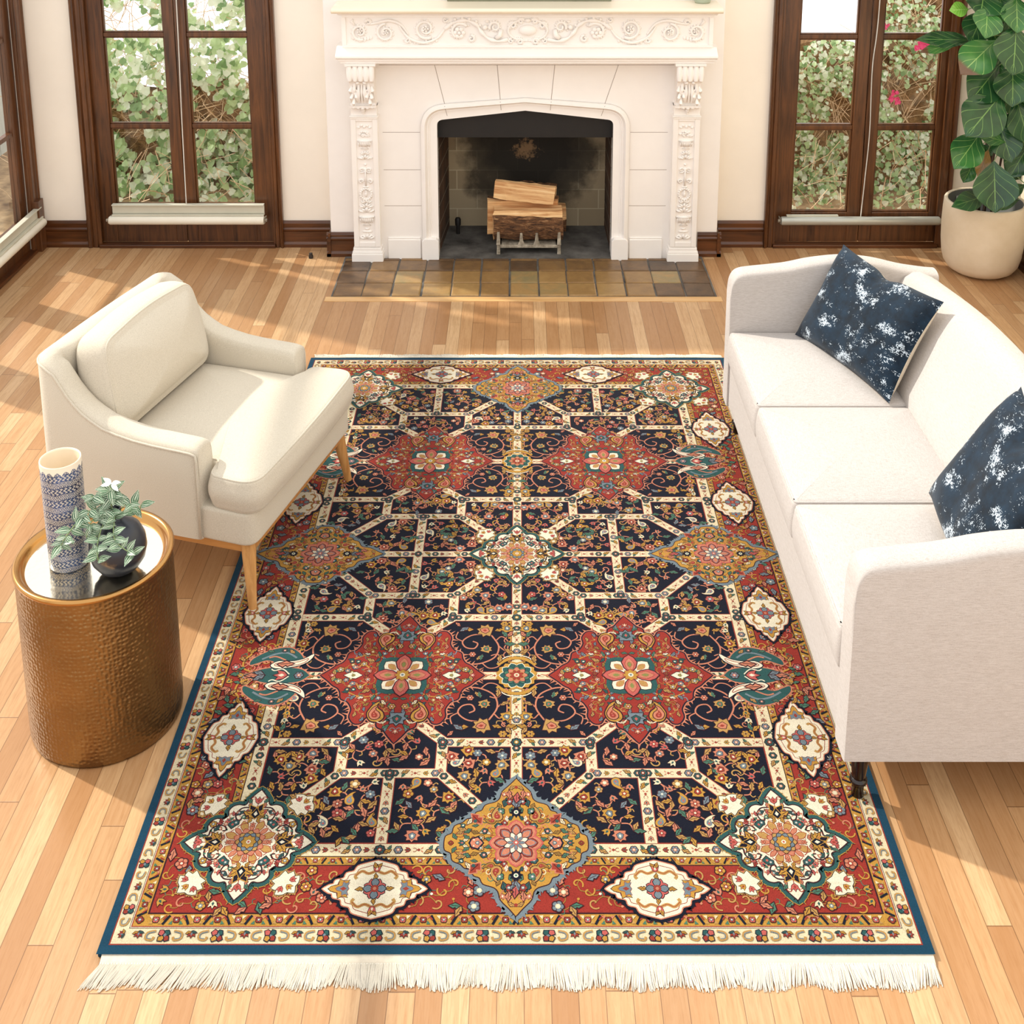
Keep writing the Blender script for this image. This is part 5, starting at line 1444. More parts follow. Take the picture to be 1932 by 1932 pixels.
# ---- outer cream border: scrolls, palmettes, brackets
def cream_band(a, b, hw, step):
    a = Vector(a); b = Vector(b); L = (b-a).length; n = max(1, round(L/step)); ang = atan2(b.y-a.y, b.x-a.x)
    for k in range(n):
        p = a+(b-a)*((k+.5)/n); G.push(p.x, p.y, ang); t = k % 4; h = hw
        if t == 0:
            G.tulip(-h*.1, -h*.3, h*.62, pi/2, 'rust', 'grey', 2); G.leaf(0, -h*.5, h*.7, .3, 'gold', 4); G.leaf(0, -h*.5, h*.7, pi-.3, 'teal', 4)
        elif t in (1, 3):
            s = 1 if t == 1 else -1
            G.stroke([(s*h*.5, -h*.6), (-s*h*.45, -h*.35), (-s*h*.5, h*.35), (s*h*.25, h*.55), (s*h*.45, h*.15)], h*.30, 'tan', 2, 4)
            G.stroke([(s*h*.4, -h*.5), (-s*h*.35, -h*.25), (-s*h*.38, h*.3), (s*h*.2, h*.42)], h*.12, 'grey', 3, 4)
        else:
            for (x, y, c) in ((-.35, .35, 'rust'), (.3, .4, 'gold'), (-.3, -.35, 'teal'), (.35, -.35, 'pink'), (0, 0, 'grey')):
                G.push(x*h, y*h, RR.uniform(0, 3)); G.shape([(-h*.36, -h*.15), (h*.1, -h*.34), (h*.38, 0), (h*.05, h*.33), (-h*.28, h*.22)], c, 2+(x > 0)*2, 'black', h*.10); G.pop()
        G.pop()
    G.stroke([tuple(a), tuple(a)], .001, 'rust', 2, 1) if False else None
cream_band((0, 1.342), (.85, 1.342), .0185, .0295); cream_band((.874, 1.352), (.874, 0), .0160, .0295)
# red hairline zigzag in the outer cream band
# ---- scatter fields ----
def dist_seg(p, a, b):
    ax, ay = a; bx, by = b; dx, dy = bx-ax, by-ay; L = dx*dx+dy*dy; t = max(0, min(1, ((p[0]-ax)*dx+(p[1]-ay)*dy)/L)) if L else 0
    return hypot(p[0]-ax-t*dx, p[1]-ay-t*dy)
ALLS = segs+axis+hax
def medd(p):   # inside of the medallions (rough ellipses), in quarter coordinates
    for (x, y, a, b) in ((0, 0, .155, .155), (.64, 1.104, .155, .155), (0, 1.104, .19, .20), (.65, 0, .21, .16), (CU, CV, .225, .235), (0, CV, .065, .065)):
        q = abs(p[0]-x)/a+abs(p[1]-y)/b
        e = ((p[0]-x)/a)**2+((p[1]-y)/b)**2
        if e < .80 or q < .98: return True
    return False
def scatter(inside, n, mind, seed, kinds, vine, vw, link=.075, ok=lambda a, b: True):
    r = random.Random(seed); pts = []; tries = 0
    while len(pts) < n and tries < n*60:
        tries += 1; p = inside(r)
        if p is None: continue
        if all(hypot(p[0]-q[0], p[1]-q[1]) > mind for q in pts): pts.append(p)
    # vines: link each to its nearest earlier neighbour by a curved stroke
    for i, p in enumerate(pts):
        c = sorted(((hypot(p[0]-q[0], p[1]-q[1]), j) for j, q in enumerate(pts[:i])))[:1]
        for d, j in c:
            q = pts[j]
            if d > link or not ok(p, q): continue
            mx, my = (p[0]+q[0])/2, (p[1]+q[1])/2; nx, ny = -(q[1]-p[1])/d, (q[0]-p[0])/d; s = r.choice((-1, 1))*d*.28
            G.stroke([p, (mx+nx*s, my+ny*s), q], vw, vine[0], 1, 5)
            if r.random() < .6: G.stroke([(mx+nx*s, my+ny*s), (mx+nx*s*2.2, my+ny*s*2.2), (mx+nx*s*2.4+(q[0]-p[0])*.25, my+ny*s*2.4+(q[1]-p[1])*.25)], vw*.8, vine[1], 2, 4)
    for p in pts:
        k = r.choice(kinds); a = r.uniform(0, 2*pi)
        if k == 'f': G.flower(p[0], p[1], r.uniform(.0105, .0145), r.choice(('gold', 'salmon', 'tan', 'pink', 'grey')), r.choice(('grey', 'rust', 'cream')), 'ivory', 4, r.choice((5, 6)), a)
        elif k == 'F': G.palmette(p[0], p[1], .0185, a, r.choice(('salmon', 'tan', 'gold')), r.choice(('grey', 'rust')), 'ivory', 4)
        elif k == 'l': G.leaf(p[0]-.008*cos(a), p[1]-.008*sin(a), r.uniform(.026, .034), a, r.choice(('green', 'gold', 'salmon', 'tan', 'green', 'grey')), 4, 'out')
        elif k == 'L':
            for s in (-1, 1): G.leaf(p[0], p[1], .028, a+s*.6, r.choice(('green', 'tan', 'gold', 'salmon')), 4 if s < 0 else 6, 'out')
        elif k == 't': G.tulip(p[0], p[1], .0145, a, r.choice(('salmon', 'pink', 'gold', 'cream')), 'teal', 4)
        elif k == 'b': G.boteh(p[0], p[1], .0205, a, r.choice(('cream', 'gold')), 'grey', 4, r.choice((-1, 1)))
        elif k == 'c': G.spiral(p[0], p[1], .015, a, .8, .0036, r.choice(('gold', 'salmon', 'tan')), 4, r.choice((-1, 1)))
        elif k == 's': G.disc(.0035, r.choice(('salmon', 'gold', 'ivory')), 4, 6, p[0], p[1])
def crossok(p, q):
    for t in (.25, .5, .75):
        m = (p[0]+(q[0]-p[0])*t, p[1]+(q[1]-p[1])*t)
        if min(dist_seg(m, a, b) for a, b in ALLS) < .016: return False
    return True
def fld(r):
    p = (r.uniform(.02, .635), r.uniform(.02, 1.09))
    if min(dist_seg(p, a, b) for a, b in ALLS) < .0275: return None
    if medd(p): return None
    # keep room for the big scrolls beside the red medallion
    if abs(p[1]-CV) < .225 and abs(abs(p[0]-CU)-.20) < .095: return None
    return p
scatter(fld, 300, .0262, 4, 'fFFllLLLttcb', ('salmon', 'tan'), .0034, .062, crossok)
# large salmon scrolls in the cells beside the red medallion
for sa in (-1, 1):
    for sb in (-1, 1):
        G.push(CU, CV, 0, sa, sb)
        G.stroke([(.19, .045), (.225, .05), (.262, .075), (.272, .12), (.25, .165)], .0048, 'salmon', 1, 5)
        G.stroke([(.225, .05), (.245, .03), (.27, .035), (.285, .06), (.27, .085), (.25, .08)], .0036, 'salmon', 2, 5)
        G.stroke([(.272, .12), (.295, .10), (.298, .14), (.28, .16), (.265, .145)], .0038, 'salmon', 2, 5)
        G.stroke([(.25, .165), (.225, .17), (.19, .165), (.165, .14), (.175, .115), (.20, .11), (.21, .13), (.195, .14)], .0045, 'salmon', 1, 5)
        G.stroke([(.165, .14), (.145, .155), (.15, .18)], .0036, 'salmon', 2, 4)
        G.palmette(.235, .185, .026, 2.9, 'tan', 'salmon', 'rust', 4); G.leaf(.195, .19, .035, pi-.2, 'gold', 4); G.leaf(.18, .20, .03, pi+.5, 'grey', 6)
        G.leaf(.26, .185, .026, .2, 'gold', 4)
        G.palmette(.235, .105, .017, 1.2, 'tan', 'green', 'pink', 4); G.leaf(.225, .085, .024, -1.9, 'green', 4); G.flower(.196, .085, .010, 'salmon', 'rust', 'ivory', 4, 6)
        G.flower(.288, .215, .0115, 'gold', 'tan', 'out', 4, 6); G.spiral(.292, .18, .010, 1, .8, .003, 'salmon', 4); G.leaf(.21, .062, .02, 1.0, 'tan', 4)
        G.leaf(.165, .085, .02, 2.6, 'green', 4); G.leaf(.155, .205, .022, 2.2, 'salmon', 4)
        for k in range(11):   # gold comb along the outer edge of the cell
            y = .052+.0165*k; G.rect(.300, .308, y, y+.007, 'gold', 3) if y < .22 else None
        G.rect(.306, .3095, .05, .232, 'tan', 2)
        G.pop()
# the red corridor
def redf(r):
    if r.random() < .62: p = (r.uniform(.722, .815), r.uniform(.02, 1.275))
    else: p = (r.uniform(.02, .815), r.uniform(1.178, 1.275))
    if abs(p[0]-CU)/.135+abs(p[1]-1.226)/.105 < 1 or abs(p[0]-.765)/.09+abs(p[1]-.78)/.15 < .95 or abs(p[0]-.765)/.09+abs(p[1]-.29)/.15 < .95: return None
    if abs(p[0]-.64)/.19+abs(p[1]-1.104)/.19 < 1 or p[0] < .08: return None
    if abs(p[0]-.648)/.215+p[1]/.165 < 1: return None
    return p
scatter(redf, 215, .0245, 9, 'fflLlctcs', ('dgold', 'green'), .0022, .05)
G.base = 24
# ---- side green palmette group crossing the border (u .73, v CV)
def side_green():
    G.push(.668, CV, 0)
    for s in (-1, 1):
        G.push(0, 0, 0, 1, s)
        # upper plume, sweeping outwards
        P = catmull([(-.015, .040), (-.050, .062), (-.030, .095), (.000, .112), (.040, .106), (.075, .085), (.098, .062), (.100, .042), (.082, .048), (.055, .060), (.030, .052), (.022, .030)], 3, True)
        G.halo(P, .004, 'salmon', 0, .010, .012, .8); G.poly(P, 'teal', 2)
        G.stroke([(-.03, .07), (.0, .09), (.035, .085), (.07, .064)], .006, 'grey', 3, 5); G.stroke([(.0, .060), (.03, .075), (.05, .07)], .005, 'salmon', 4, 5); G.flower(.01, .100, .008, 'teal', 'pink', 'ivory', 4, 6)
        G.leaf(-.02, .088, .022, .7, 'tan', 4); G.leaf(.04, .095, .02, .1, 'green', 4)
        # long cream paisley pointing into the field
        Q = catmull([(.040, .040), (.020, .056), (-.020, .056), (-.052, .066), (-.078, .086), (-.070, .060), (-.045, .040), (-.005, .030), (.025, .028)], 3, True)
        G.halo(Q, .0030, 'black', 6); G.poly(Q, 'ivory', 7); G.halo([(p[0]*.8-.002, .044+(p[1]-.044)*.55) for p in Q], .0012, 'rust', 8); G.leaf(.02, .043, .045, pi-.15, 'salmon', 9)
        # outer gold scrolls in the red
        G.stroke([(.085, .012), (.115, .028), (.120, .060), (.105, .085), (.115, .105)], .0055, 'gold', 1, 5); G.leaf(.118, .055, .024, .9, 'tan', 3); G.leaf(.11, .09, .024, 2.3, 'gold', 3); G.leaf(.112, .03, .02, -.4, 'green', 3)
        G.pop()
    B = catmull([(-.078, 0), (-.055, .022), (-.020, .030), (.020, .032), (.060, .024), (.085, .012), (.112, 0)], 3); B = B+[(x, -y) for x, y in B[::-1]][1:-1]
    G.halo(B, .004, 'salmon', 3, .009, .012, .8); G.poly(B, 'teal', 5)
    G.flower(-.048, 0, .012, 'grey', 'pink', 'ivory', 9, 6); G.tulip(-.002, 0, .026, 0, 'pink', 'ivory', 9)
    for s in (-1, 1): G.stroke([(-.02, s*.004), (.002, s*.024), (.024, s*.018), (.034, s*.024)], .0036, 'ivory', 10, 5); G.leaf(.05, 0, .034, s*.5, 'grey', 9+(s > 0)*2)
    G.leaf(.07, 0, .034, 0, 'salmon', 12); G.tulip(.115, 0, .013, 0, 'gold', 'grey', 8)
    G.pop()
side_green()
# ---- cream cartouches
def fillq(Q, a, b, n, mind, seed, pal, sc=1., rmin=0., vine=None):
    """small mirrored filling inside a medallion outline (quarter outline Q scaled a,b)"""
    r = random.Random(seed); q = [(x*a*.93, y*b*.93) for x, y in catmull(Q, 2)]+[(0, 0)]
    def inside(p):
        c = False; N = len(q)
        for i in range(N):
            (x1, y1), (x2, y2) = q[i], q[(i+1) % N]
            if (y1 > p[1]) != (y2 > p[1]) and p[0] < (x2-x1)*(p[1]-y1)/(y2-y1)+x1: c = not c
        return c
    pts = []; t = 0
    while len(pts) < n and t < n*80:
        t += 1; p = (r.uniform(.008, a), r.uniform(.008, b))
        if hypot(*p) < rmin or not inside(p): continue
        if all(hypot(p[0]-u[0], p[1]-u[1]) > mind for u in pts): pts.append(p)
    for i, p in enumerate(pts):
        k = r.choice('llltcfs'); an = r.uniform(0, 2*pi); c = r.choice(pal); L = r.uniform(.014, .020)*sc; cu = sorted((hypot(p[0]-u[0], p[1]-u[1]), u) for u in pts[:i])[:1]
        for s in (-1, 1):
            for tt in (-1, 1):
                G.push(0, 0, 0, s, tt)
                if vine and cu and cu[0][0] < mind*2.2:
                    u = cu[0][1]; G.stroke([p, ((p[0]+u[0])/2+(p[1]-u[1])*.25, (p[1]+u[1])/2-(p[0]-u[0])*.25), u], .0018, vine, 0, 4)
                if k == 'l': G.leaf(p[0]-L/2*cos(an), p[1]-L/2*sin(an), L, an, c, 1)
                elif k == 't': G.tulip(p[0], p[1], L*.5, an, c, 'ivory', 1)
                elif k == 'f': G.flower(p[0], p[1], L*.45, c, 'grey', 'ivory', 1, 5)
                elif k == 'c': G.spiral(p[0], p[1], L*.5, an, .8, .0022, c, 1)
                else: G.disc(.003, c, 1, 6, *p)
                G.pop()
def cartouche(x, y, a, b, rot):
    G.push(x, y, rot); Q = [(1, 0), (.88, .13), (.80, .17), (.77, .30), (.62, .37), (.58, .55), (.44, .62), (.38, .80), (.22, .90), (0, 1)]
    P = dens(quart(Q, a, b, 3), .006)
    G.halo(P, .0095, 'navy', 0, .006, .012, .9); G.halo(P, .0028, 'salmon', 1); G.poly(P, 'ivory', 2); Pi = quart(Q, a*.90, b*.86, 3)
    G.stroke(Pi, .0016, 'rust', 3, 1, closed=True)
    for s in (-1, 1):
        G.push(s*a*.60, 0, 0, s, 1)
        T = [(-.012, 0), (-.006, .010), (-.012, .022), (.0, .019), (.010, .024), (.012, .010), (.028, .006), (.034, 0)]; T = T+[(p[0], -p[1]) for p in T[::-1]][1:-1]
        G.shape(T, 'gold', 4, 'black', .0014); T2 = [(p[0]*.66-.005, p[1]*.72) for p in T]; G.shape(T2, 'grey', 6, 'rust', .001); G.poly([(-.008, 0), (0, .005), (.008, 0), (0, -.005)], 'rust', 8); G.pop()
        G.push(0, s*b*.56, 0, 1, s)
        for t in (-1, 1): G.stroke([(0, .006), (t*.018, -.002), (t*.034, .004), (t*.048, -.008), (t*.044, -.016)], .0075, 'tan', 4, 5); G.stroke([(0, .006), (t*.018, -.002), (t*.034, .004), (t*.048, -.008)], .0015, 'rust', 5, 5)
        G.tulip(0, .008, .012, pi/2, 'pink', 'ivory', 6); G.leaf(0, .010, .018, pi/2+.5, 'gold', 5); G.leaf(0, .010, .018, pi/2-.5, 'gold', 7); G.pop()
        G.leaf(s*.024, 0, .020, 0 if s > 0 else pi, 'gold', 5)
        G.leaf(0, s*.022, .018, pi/2*s, 'gold', 5)
    G.petals(.004, .026, 8, .0085, 'pink', 7, 'black', pi/8); G.petals(.004, .026, 4, .0085, 'grey', 9, 'black', 0); G.disc(.0095, 'rust', 12, 8); G.disc(.0045, 'salmon', 13, 6); G.pop()
cartouche(CU, 1.228, .120, .074, 0); cartouche(.760, .780, .128, .070, pi/2); cartouche(.760, .290, .122, .070, pi/2)
# ---- white corner and centre stars
def star(x, y, sc, sym):
    old = G.sym; G.sym = sym; G.push(x, y, 0, sc)
    Q = [(1, 0), (.90, .085), (.80, .150), (.725, .175), (.690, .22), (.705, .30), (.675, .385), (.595, .435), (.505, .420), (.455, .455)]
    Q = Q+[(b, a) for a, b in Q[::-1]]
    P = quart(Q, .152, .152, 3); Pd = dens(P, .006)
    for (sx, sy) in ((1, 1), (-1, 1), (1, -1), (-1, -1)):   # four small cream satellites
        G.push(sx*.108, sy*.108, atan2(sy, sx), .84); S_ = catmull([(-.026, 0), (-.030, .022), (-.016, .021), (-.012, .037), (.004, .031), (.011, .041), (.026, .026), (.029, .013), (.044, 0), (.029, -.013), (.026, -.026), (.011, -.041), (.004, -.031), (-.012, -.037), (-.016, -.021), (-.030, -.022)], 2, True)
        G.halo(S_, .0042, 'tan', 2, .004, .008, .8); G.halo(S_, .0020, 'black', 3); G.poly(S_, 'ivory', 4)
        for t in (-1, 0, 1): G.tulip(.006+.010*(t == 0), t*.019, .0130, t*1.1, 'pink' if t else 'gold', 'rust', 5)
        G.pop()
    G.halo(P, .0145, 'gold', 0, .0065, .012, .45); G.halo(P, .0125, 'teal', 2, .005, .012, .5); G.halo(P, .0030, 'out', 6); G.poly(P, 'ivory', 7); G.base += 8; fillq(Q, .152, .152, 26, .0155, 12, ('pink', 'rust', 'green', 'gold', 'salmon', 'teal'), .95, .062, 'salmon'); G.base -= 8
    for k in range(4):
        G.push(0, 0, k*pi/2)
        # tip flower, palmette, scrolls
        G.tulip(.118, 0, .0135, 0, 'pink', 'rust', 9); G.stroke([(.10, 0), (.128, 0)], .002, 'rust', 8, 1)
        for s in (-1, 1): G.tulip(.060, s*.060, .009, s*.9, 'pink', 'teal', 9); G.leaf(.112, s*.016, .018, s*.5, 'green', 9, 'out')
        for s in (-1, 1):
            G.leaf(.072, 0, .034, s*1.0, 'gold', 9+(s > 0)); G.leaf(.082, 0, .030, s*.55, 'navy', 12+(s > 0), 'gold'); G.leaf(.078, 0, .026, s*1.9, 'dgold', 9)
            G.stroke([(.10, s*.018), (.098, s*.036), (.082, s*.048), (.066, s*.044), (.062, s*.034), (.070, s*.032)], .0036, 'out', 9, 5)
            G.leaf(.090, s*.030, .020, s*2.2, 'teal', 10); G.leaf(.075, s*.052, .014, s*.2, 'pink', 10)
            G.stroke([(.055, s*.010), (.05, s*.028), (.042, s*.036)], .002, 'rust', 9, 4)
        G.shape([(.066, 0), (.078, .011), (.098, 0), (.078, -.011)], 'navy', 15, 'gold', .002); G.poly([(.074, 0), (.080, .005), (.088, 0), (.080, -.005)], 'ivory', 17)
        G.tulip(.048, 0, .009, 0, 'salmon', 'rust', 12)
        G.push(.050, .050, pi/4); G.rect(-.010, .010, -.010, .010, 'out', 8); G.rect(-.008, .008, -.008, .008, 'teal', 9); G.disc(.0035, 'pink', 10, 6); G.pop()
        G.pop()
    G.petals(.030, .064, 8, .0090, 'tan', 8, 'rust', pi/8); G.petals(.030, .055, 8, .0052, 'salmon', 10, 'rust', 0)
    G.petals(.012, .040, 8, .0095, 'salmon', 12, 'rust', pi/8); G.petals(.010, .032, 8, .0080, 'tan', 14, 'out', 0)
    G.petals(.004, .026, 8, .0080, 'grey', 16, 'black', pi/8); G.petals(.004, .018, 8, .0055, 'gold', 18, 'out', 0); G.disc(.006, 'ivory', 20, 8); G.disc(.003, 'pink', 21, 6)
    G.pop(); G.sym = old
star(.642, 1.104, 1.0, 'uv'); star(0, 0, .96, '')
# ---- gold medallions
def goldmed(x, y, rot, a, b, sym):
    """local: b is the long pointed axis (v)"""
    old = G.sym; G.sym = sym; G.push(x, y, rot)
    Q = [(1, 0), (.985, .10), (.90, .145), (.87, .25), (.76, .30), (.70, .355), (.62, .375), (.57, .46), (.49, .49), (.44, .575), (.30, .62), (.235, .68), (.20, .79), (.09, .90), (0, 1)]
    P = quart(Q, a, b, 3)
    G.halo(P, .0125, 'grey', 0, .009, .012, .9); G.halo(P, .0026, 'out', 2); G.poly(P, 'gold', 3); G.base += 4; fillq(Q, a, b, 34, .0165, 31, ('salmon', 'dgold', 'tan', 'green', 'rust', 'teal', 'cream'), 1.1, .055, 'rust'); G.base -= 4
    for s in (-1, 1):
        for t in (-1, 1):
            G.push(0, 0, 0, s, t)
            G.boteh(.048, .078, .021, 1.2, 'tan', 'rust', 5); G.boteh(.060, .062, .014, -.2, 'dgold', 'rust', 5)
            G.leaf(.085, .055, .036, .75, 'rust', 5, 'salmon', .5); G.disc(.005, 'teal', 8, 6, .100, .062); G.leaf(.12, .035, .022, .2, 'tan', 5)
            G.flower(.076, .033, .0082, 'teal', 'pink', 'ivory', 6, 5); G.leaf(.062, .024, .014, .6, 'ivory', 6, 'rust'); G.leaf(.022, .060, .018, 1.4, 'ivory', 6, 'salmon')
            G.leaf(.030, .105, .026, 1.7, 'teal', 5); G.leaf(.016, .128, .026, 1.4, 'salmon', 5); G.spiral(.125, .022, .009, 0, .7, .002, 'salmon', 5)
            G.leaf(.112, .012, .018, .5, 'green', 5); G.stroke([(.02, .12), (.035, .135), (.022, .15)], .0022, 'salmon', 6, 4); G.pop()
        G.push(0, s*.088, pi/2*s); 
        Z = []
        for k in range(18): t = 2*pi*k/18; q = .017 if k % 2 else .011; Z.append((q*cos(t), q*sin(t)))
        G.poly(Z, 'navy', 7); G.disc(.006, 'ivory', 9, 8); G.disc(.003, 'green', 10, 6); G.leaf(.014, 0, .026, .35, 'grey', 6); G.leaf(.014, 0, .026, -.35, 'grey', 8); G.leaf(.028, 0, .030, .0, 'pink', 9); G.pop()
        G.disc(.0045, 'rust', 6, 8, 0, s*b*.86)
        G.push(s*.094, 0, 0, s, 1); G.shape([(-.014, 0), (-.002, .015), (.012, .010), (.016, 0), (.012, -.010), (-.002, -.015)], 'salmon', 7, 'black', .003, .5); G.tulip(.0, 0, .008, pi, 'grey', 'ivory', 9); G.tulip(.034, 0, .011, 0, 'teal', 'pink', 7); G.pop()
        G.flower(s*a*.91, 0, .006, 'rust', 'out', 'gold', 6, 4)
    G.petals(.02, .062, 8, .017, 'salmon', 9, 'pink', 0, .004); G.petals(.02, .052, 8, .012, 'rust', 11, 'out', 0); G.petals(.016, .047, 8, .0075, 'salmon', 13, 'grey', 0, .002)
    G.petals(.004, .030, 8, .0062, 'ivory', 15, 'out', pi/8, .0022); G.petals(.004, .022, 8, .0038, 'grey', 18, 'rust', 0, .001); G.disc(.0065, 'pink', 20, 8); G.disc(.003, 'ivory', 21, 6)
    G.pop(); G.sym = old
goldmed(0, 1.106, 0, .172, .190, 'v'); goldmed(.648, 0, pi/2, .146, .205, 'u')
# ---- red medallions
def redmed():
    G.push(CU, CV)
    Q = [(1, 0), (.90, .085), (.83, .155), (.76, .20), (.72, .27), (.70, .36), (.62, .40), (.575, .46), (.55, .53), (.56, .63), (.50, .72), (.42, .72), (.37, .64), (.29, .62), (.235, .68), (.22, .77), (.14, .82), (.08, .90), (0, 1)]
    P = quart(Q, .232, .247, 3); Pd = dens(P, .0060)
    G.halo(P, .0072, 'salmon', 0, .017, .0115, .62); G.halo(P, .0038, 'black', 2); G.poly(P, 'red', 3); G.base += 4; fillq(Q, .232, .247, 60, .0175, 8, ('dgold', 'green', 'grey', 'salmon', 'teal', 'cream', 'tan'), 1.15, .075, 'dgold'); G.base -= 4
    for s in (-1, 1):
        for t in (-1, 1):
            G.push(0, 0, 0, s, t)
            G.boteh(.062, .148, .036, -1.15, 'gold', 'tan', 5, -1); G.boteh(.064, .148, .024, -1.15, 'salmon', 'rust', 9, -1)
            G.stroke([(.035, .045), (.07, .075), (.11, .082), (.145, .065)], .0032, 'gold', 5, 5); G.leaf(.07, .075, .022, 1.1, 'green', 5); G.leaf(.10, .083, .018, .2, 'ivory', 6); G.leaf(.125, .075, .022, .9, 'grey', 5)
            G.flower(.138, .032, .0085, 'grey', 'salmon', 'ivory', 5, 5); G.flower(.158, .018, .0075, 'grey', 'salmon', 'ivory', 5, 5); G.flower(.150, .055, .007, 'teal', 'tan', 'ivory', 5, 5)
            G.stroke([(.098, .03), (.115, .045), (.128, .032)], .0038, 'gold', 5, 4); G.stroke([(.09, .012), (.10, .028), (.115, .022)], .0030, 'salmon', 5, 4)
            G.leaf(.05, .095, .022, 2.2, 'cream', 6); G.flower(.018, .118, .010, 'tan', 'rust', 'ivory', 5, 6); G.leaf(.085, .055, .026, .35, 'tan', 6); G.leaf(.18, .014, .018, .3, 'green', 5); G.stroke([(.028, .10), (.045, .107), (.06, .098)], .0028, 'teal', 5, 4)
            G.stroke([(.15, .10), (.145, .085), (.13, .09)], .003, 'grey', 5, 4); G.leaf(.118, .105, .02, 1.3, 'salmon', 5); G.leaf(.095, .12, .016, 1.6, 'grey', 5); G.stroke([(.025, .165), (.04, .178), (.055, .172)], .0026, 'ivory', 6, 4)
            G.leaf(.028, .192, .016, 1.5, 'grey', 5)
            G.pop()
        G.push(0, s*.158, pi/2*s); G.palmette(0, 0, .026, 0, 'grey', 'teal', 'pink', 6); G.leaf(.0, .004, .03, 1.3, 'teal', 5); G.leaf(0, -.004, .03, -1.3, 'teal', 5); G.tulip(.048, 0, .011, 0, 'salmon', 'ivory', 6); G.pop()
        G.push(s*.140, 0, 0, s, 1); G.shape([(-.026, 0), (-.008, .0125), (.012, .009), (.026, 0), (.012, -.009), (-.008, -.0125)], 'ivory', 7, 'black', .002); G.tulip(-.002, 0, .008, 0, 'olive', 'tan', 9); G.tulip(.058, 0, .011, 0, 'pink', 'ivory', 7); G.flower(-.038, .006, .007, 'rust', 'out', 'gold', 5, 4); G.flower(-.038, -.006, .007, 'rust', 'out', 'gold', 7, 4); G.pop()
    G.petals(.02, .086, 4, .034, 'teal', 9, 'teal', pi/4, .004)
    G.petals(.012, .074, 4, .0235, 'ivory', 11, 'out', pi/4, .002); G.petals(.03, .060, 4, .009, 'tan', 13, 'salmon', pi/4, .002)
    G.petals(.008, .080, 4, .0215, 'pink', 15, 'out', 0, .003); G.petals(.012, .066, 4, .0130, 'salmon', 17, 'rust', 0, .0012); G.petals(.03, .052, 4, .006, 'olive', 18, 'rust', 0, .001)
    G.petals(.003, .022, 8, .006, 'gold', 20, 'rust', 0); G.disc(.008, 'ivory', 22, 8); G.disc(.004, 'grey', 23, 6)
    G.pop()
redmed()
# ---- small rosettes on the middle axis
G.sym = 'v'; G.push(0, CV)
Z = [((.060 if k % 2 else .054)*cos(2*pi*k/32), (.056 if k % 2 else .050)*sin(2*pi*k/32)) for k in range(32)]
for s in (-1, 1):
    G.stroke([(-.055, s*.042), (-.03, s*.062), (0, s*.070), (.03, s*.062), (.055, s*.042)], .011, 'gold', 1, 4)
    G.stroke([(-.055, s*.052), (-.03, s*.074), (0, s*.080), (.03, s*.074), (.055, s*.052)], .0032, 'ivory', 2, 4); G.leaf(s*.05, .052, .03, pi/2, 'tan', 3); G.leaf(s*.05, -.052, .03, -pi/2, 'tan', 3)
G.poly(Z, 'gold', 4); G.petals(.01, .049, 10, .0135, 'teal', 5, 'ivory', 0, .0022); G.petals(.01, .038, 10, .0085, 'green', 8, 'black', pi/10); G.petals(.006, .032, 8, .0085, 'salmon', 10, 'out', 0)
G.petals(.004, .022, 8, .0055, 'rust', 12, 'tan', pi/8); G.disc(.008, 'cream', 15, 8); G.disc(.004, 'pink', 16, 6); G.pop(); G.sym = 'uv'

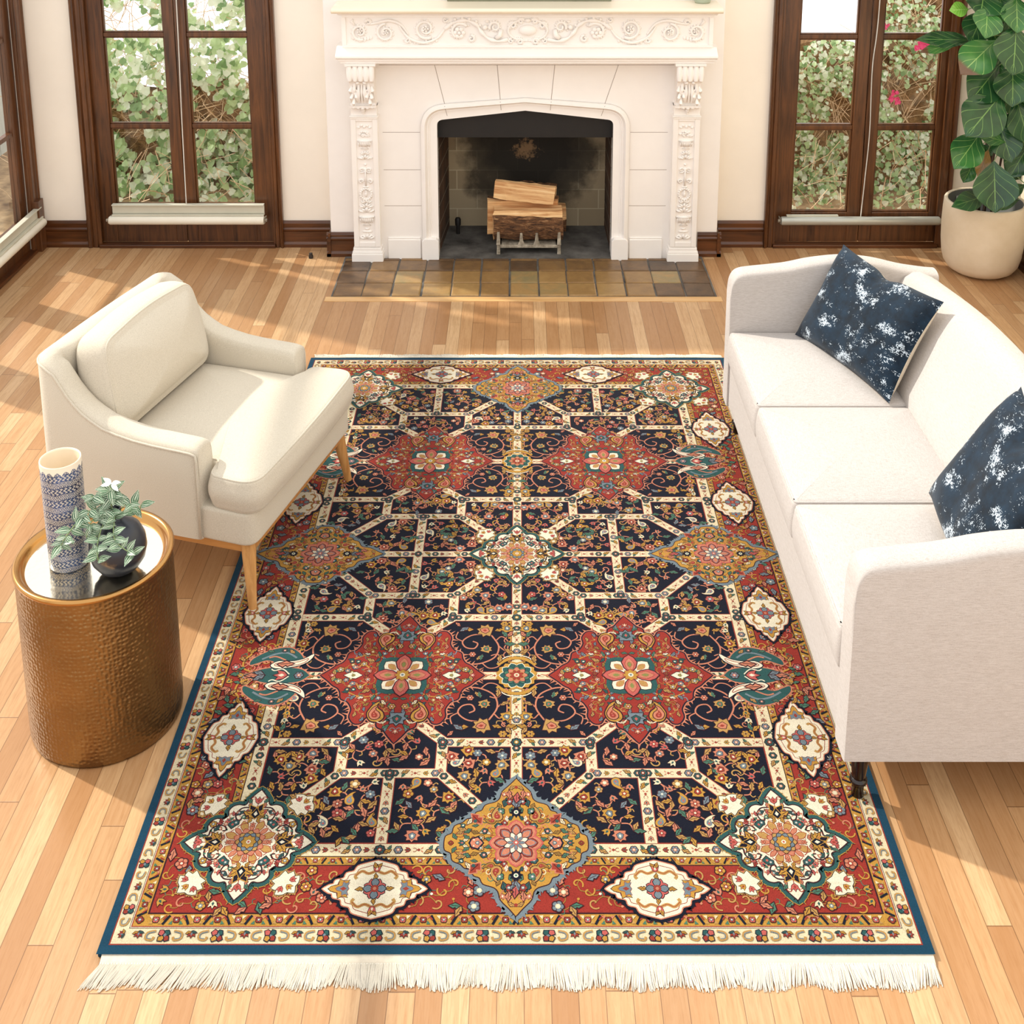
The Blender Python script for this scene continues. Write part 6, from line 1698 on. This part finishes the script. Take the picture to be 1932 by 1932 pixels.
def rug_build():
    # body of the carpet: thin slab under the knotted face
    b = MB(); b.box(-WU+.002, WU-.002, -LV+.002, LV-.002, .0, .0118); pile = b.build('pile', [PM[PI['blue']]], RG, bevel=.003)
    me = bpy.data.meshes.new('knotted_pattern'); me.from_pydata(G.v, [], G.f)
    for m in PM: me.materials.append(m)
    me.polygons.foreach_set('material_index', G.m); me.update()
    o = bpy.data.objects.new('knotted_pattern', me); COL.objects.link(o); o.parent = pile
    # woven end strips and fringes
    r = random.Random(3)
    for s in (-1, 1):
        e = MB(); n = 80; ytop = [];
        for i in range(n+1):
            x = -WU+.012+(2*WU-.016)*i/n; ytop.append((x, s*(LV+.018+.003*sin(i*.5)+r.uniform(-.001, .001))))
        v = [(x, s*(LV-.004), .0105) for x, y in ytop]+[(x, y, .004) for x, y in ytop]+[(x, y, .0) for x, y in ytop]
        e.add(v, [(i, i+1, n+2+i, n+1+i) for i in range(n)]+[(n+1+i, n+2+i, 2*n+3+i, 2*n+2+i) for i in range(n)])
        f = MB(); N = 1150; Lf = .052 if s < 0 else .034
        for k in range(N):
            x = -WU+.014+(2*WU-.022)*k/(N-1)+r.uniform(-.001, .001); q = (k/N)
            y0 = s*(LV+.015)
            lean = (-.030*max(0, 1-q*3.2)**1.0 if s < 0 else -.01)+.006*sin(k*.11)+.005*sin(k*.031+1)+r.uniform(-.0025, .0025)
            L = Lf*(1+.10*sin(k*.07)+r.uniform(-.12, .10)); g_ = .0035+.003*r.random()
            P = [(x, y0, .006), (x+lean*.25, y0+s*L*.35, g_+.003), (x+lean*.7, y0+s*L*.7, g_), (x+lean*1.1+r.uniform(-.003, .003), y0+s*L, .0015)]
            f.tube(P, [.0012, .0016, .0015, .0009], 4)
            if k % 4 == 0: f.sphere((x, y0+s*.002, .006), (.0030, .0030, .0025), 5, 3)
        fo = f.build('fringe', 'fringe', RG, fix=False); fo['kind'] = 'stuff'
        e.build('woven_end', 'kelim', RG, fix=False)
MT['fringe'] = plain('cotton_fringe', '#D8D0C0', .8, var=.06, vs=40)
MT['kelim'] = plain('cotton_flatweave', '#D6CAB6', .85, var=.08, vs=60, bump=(300, .4))
rug_build()
# ---------------------------------------------------------------- light and camera
w = bpy.data.worlds.new('daylight'); SC.world = w; w.use_nodes = True
bg = w.node_tree.nodes['Background']; bg.inputs[0].default_value = (1.0, .995, .985, 1); bg.inputs[1].default_value = 1.42
sd = bpy.data.lights.new('sun', 'SUN'); sd.energy = 3.6; sd.angle = radians(1.2); sd.color = (1., .95, .85)
so = bpy.data.objects.new('sun', sd); COL.objects.link(so); so.location = (-6, 9, 6)
so.rotation_euler = Vector((.95, -.50, -1.)).to_track_quat('-Z', 'Y').to_euler()
cd = bpy.data.cameras.new('camera'); cam = bpy.data.objects.new('camera', cd); COL.objects.link(cam)
cam.location = (0, 0, 2.5); cam.rotation_euler = (radians(90)-atan2(515, 2270), 0, 0)
cd.sensor_width = 36; cd.sensor_fit = 'HORIZONTAL'; cd.lens = 2270/1932*36
cd.shift_x = (966-980)/1932; cd.shift_y = -(966-100)/1932
cd.clip_end = 100; SC.camera = cam
SC.view_settings.view_transform = 'Standard'; SC.view_settings.look = 'None'; SC.view_settings.gamma = 1; SC.view_settings.exposure = 0.12
SC.view_settings.use_curve_mapping = False
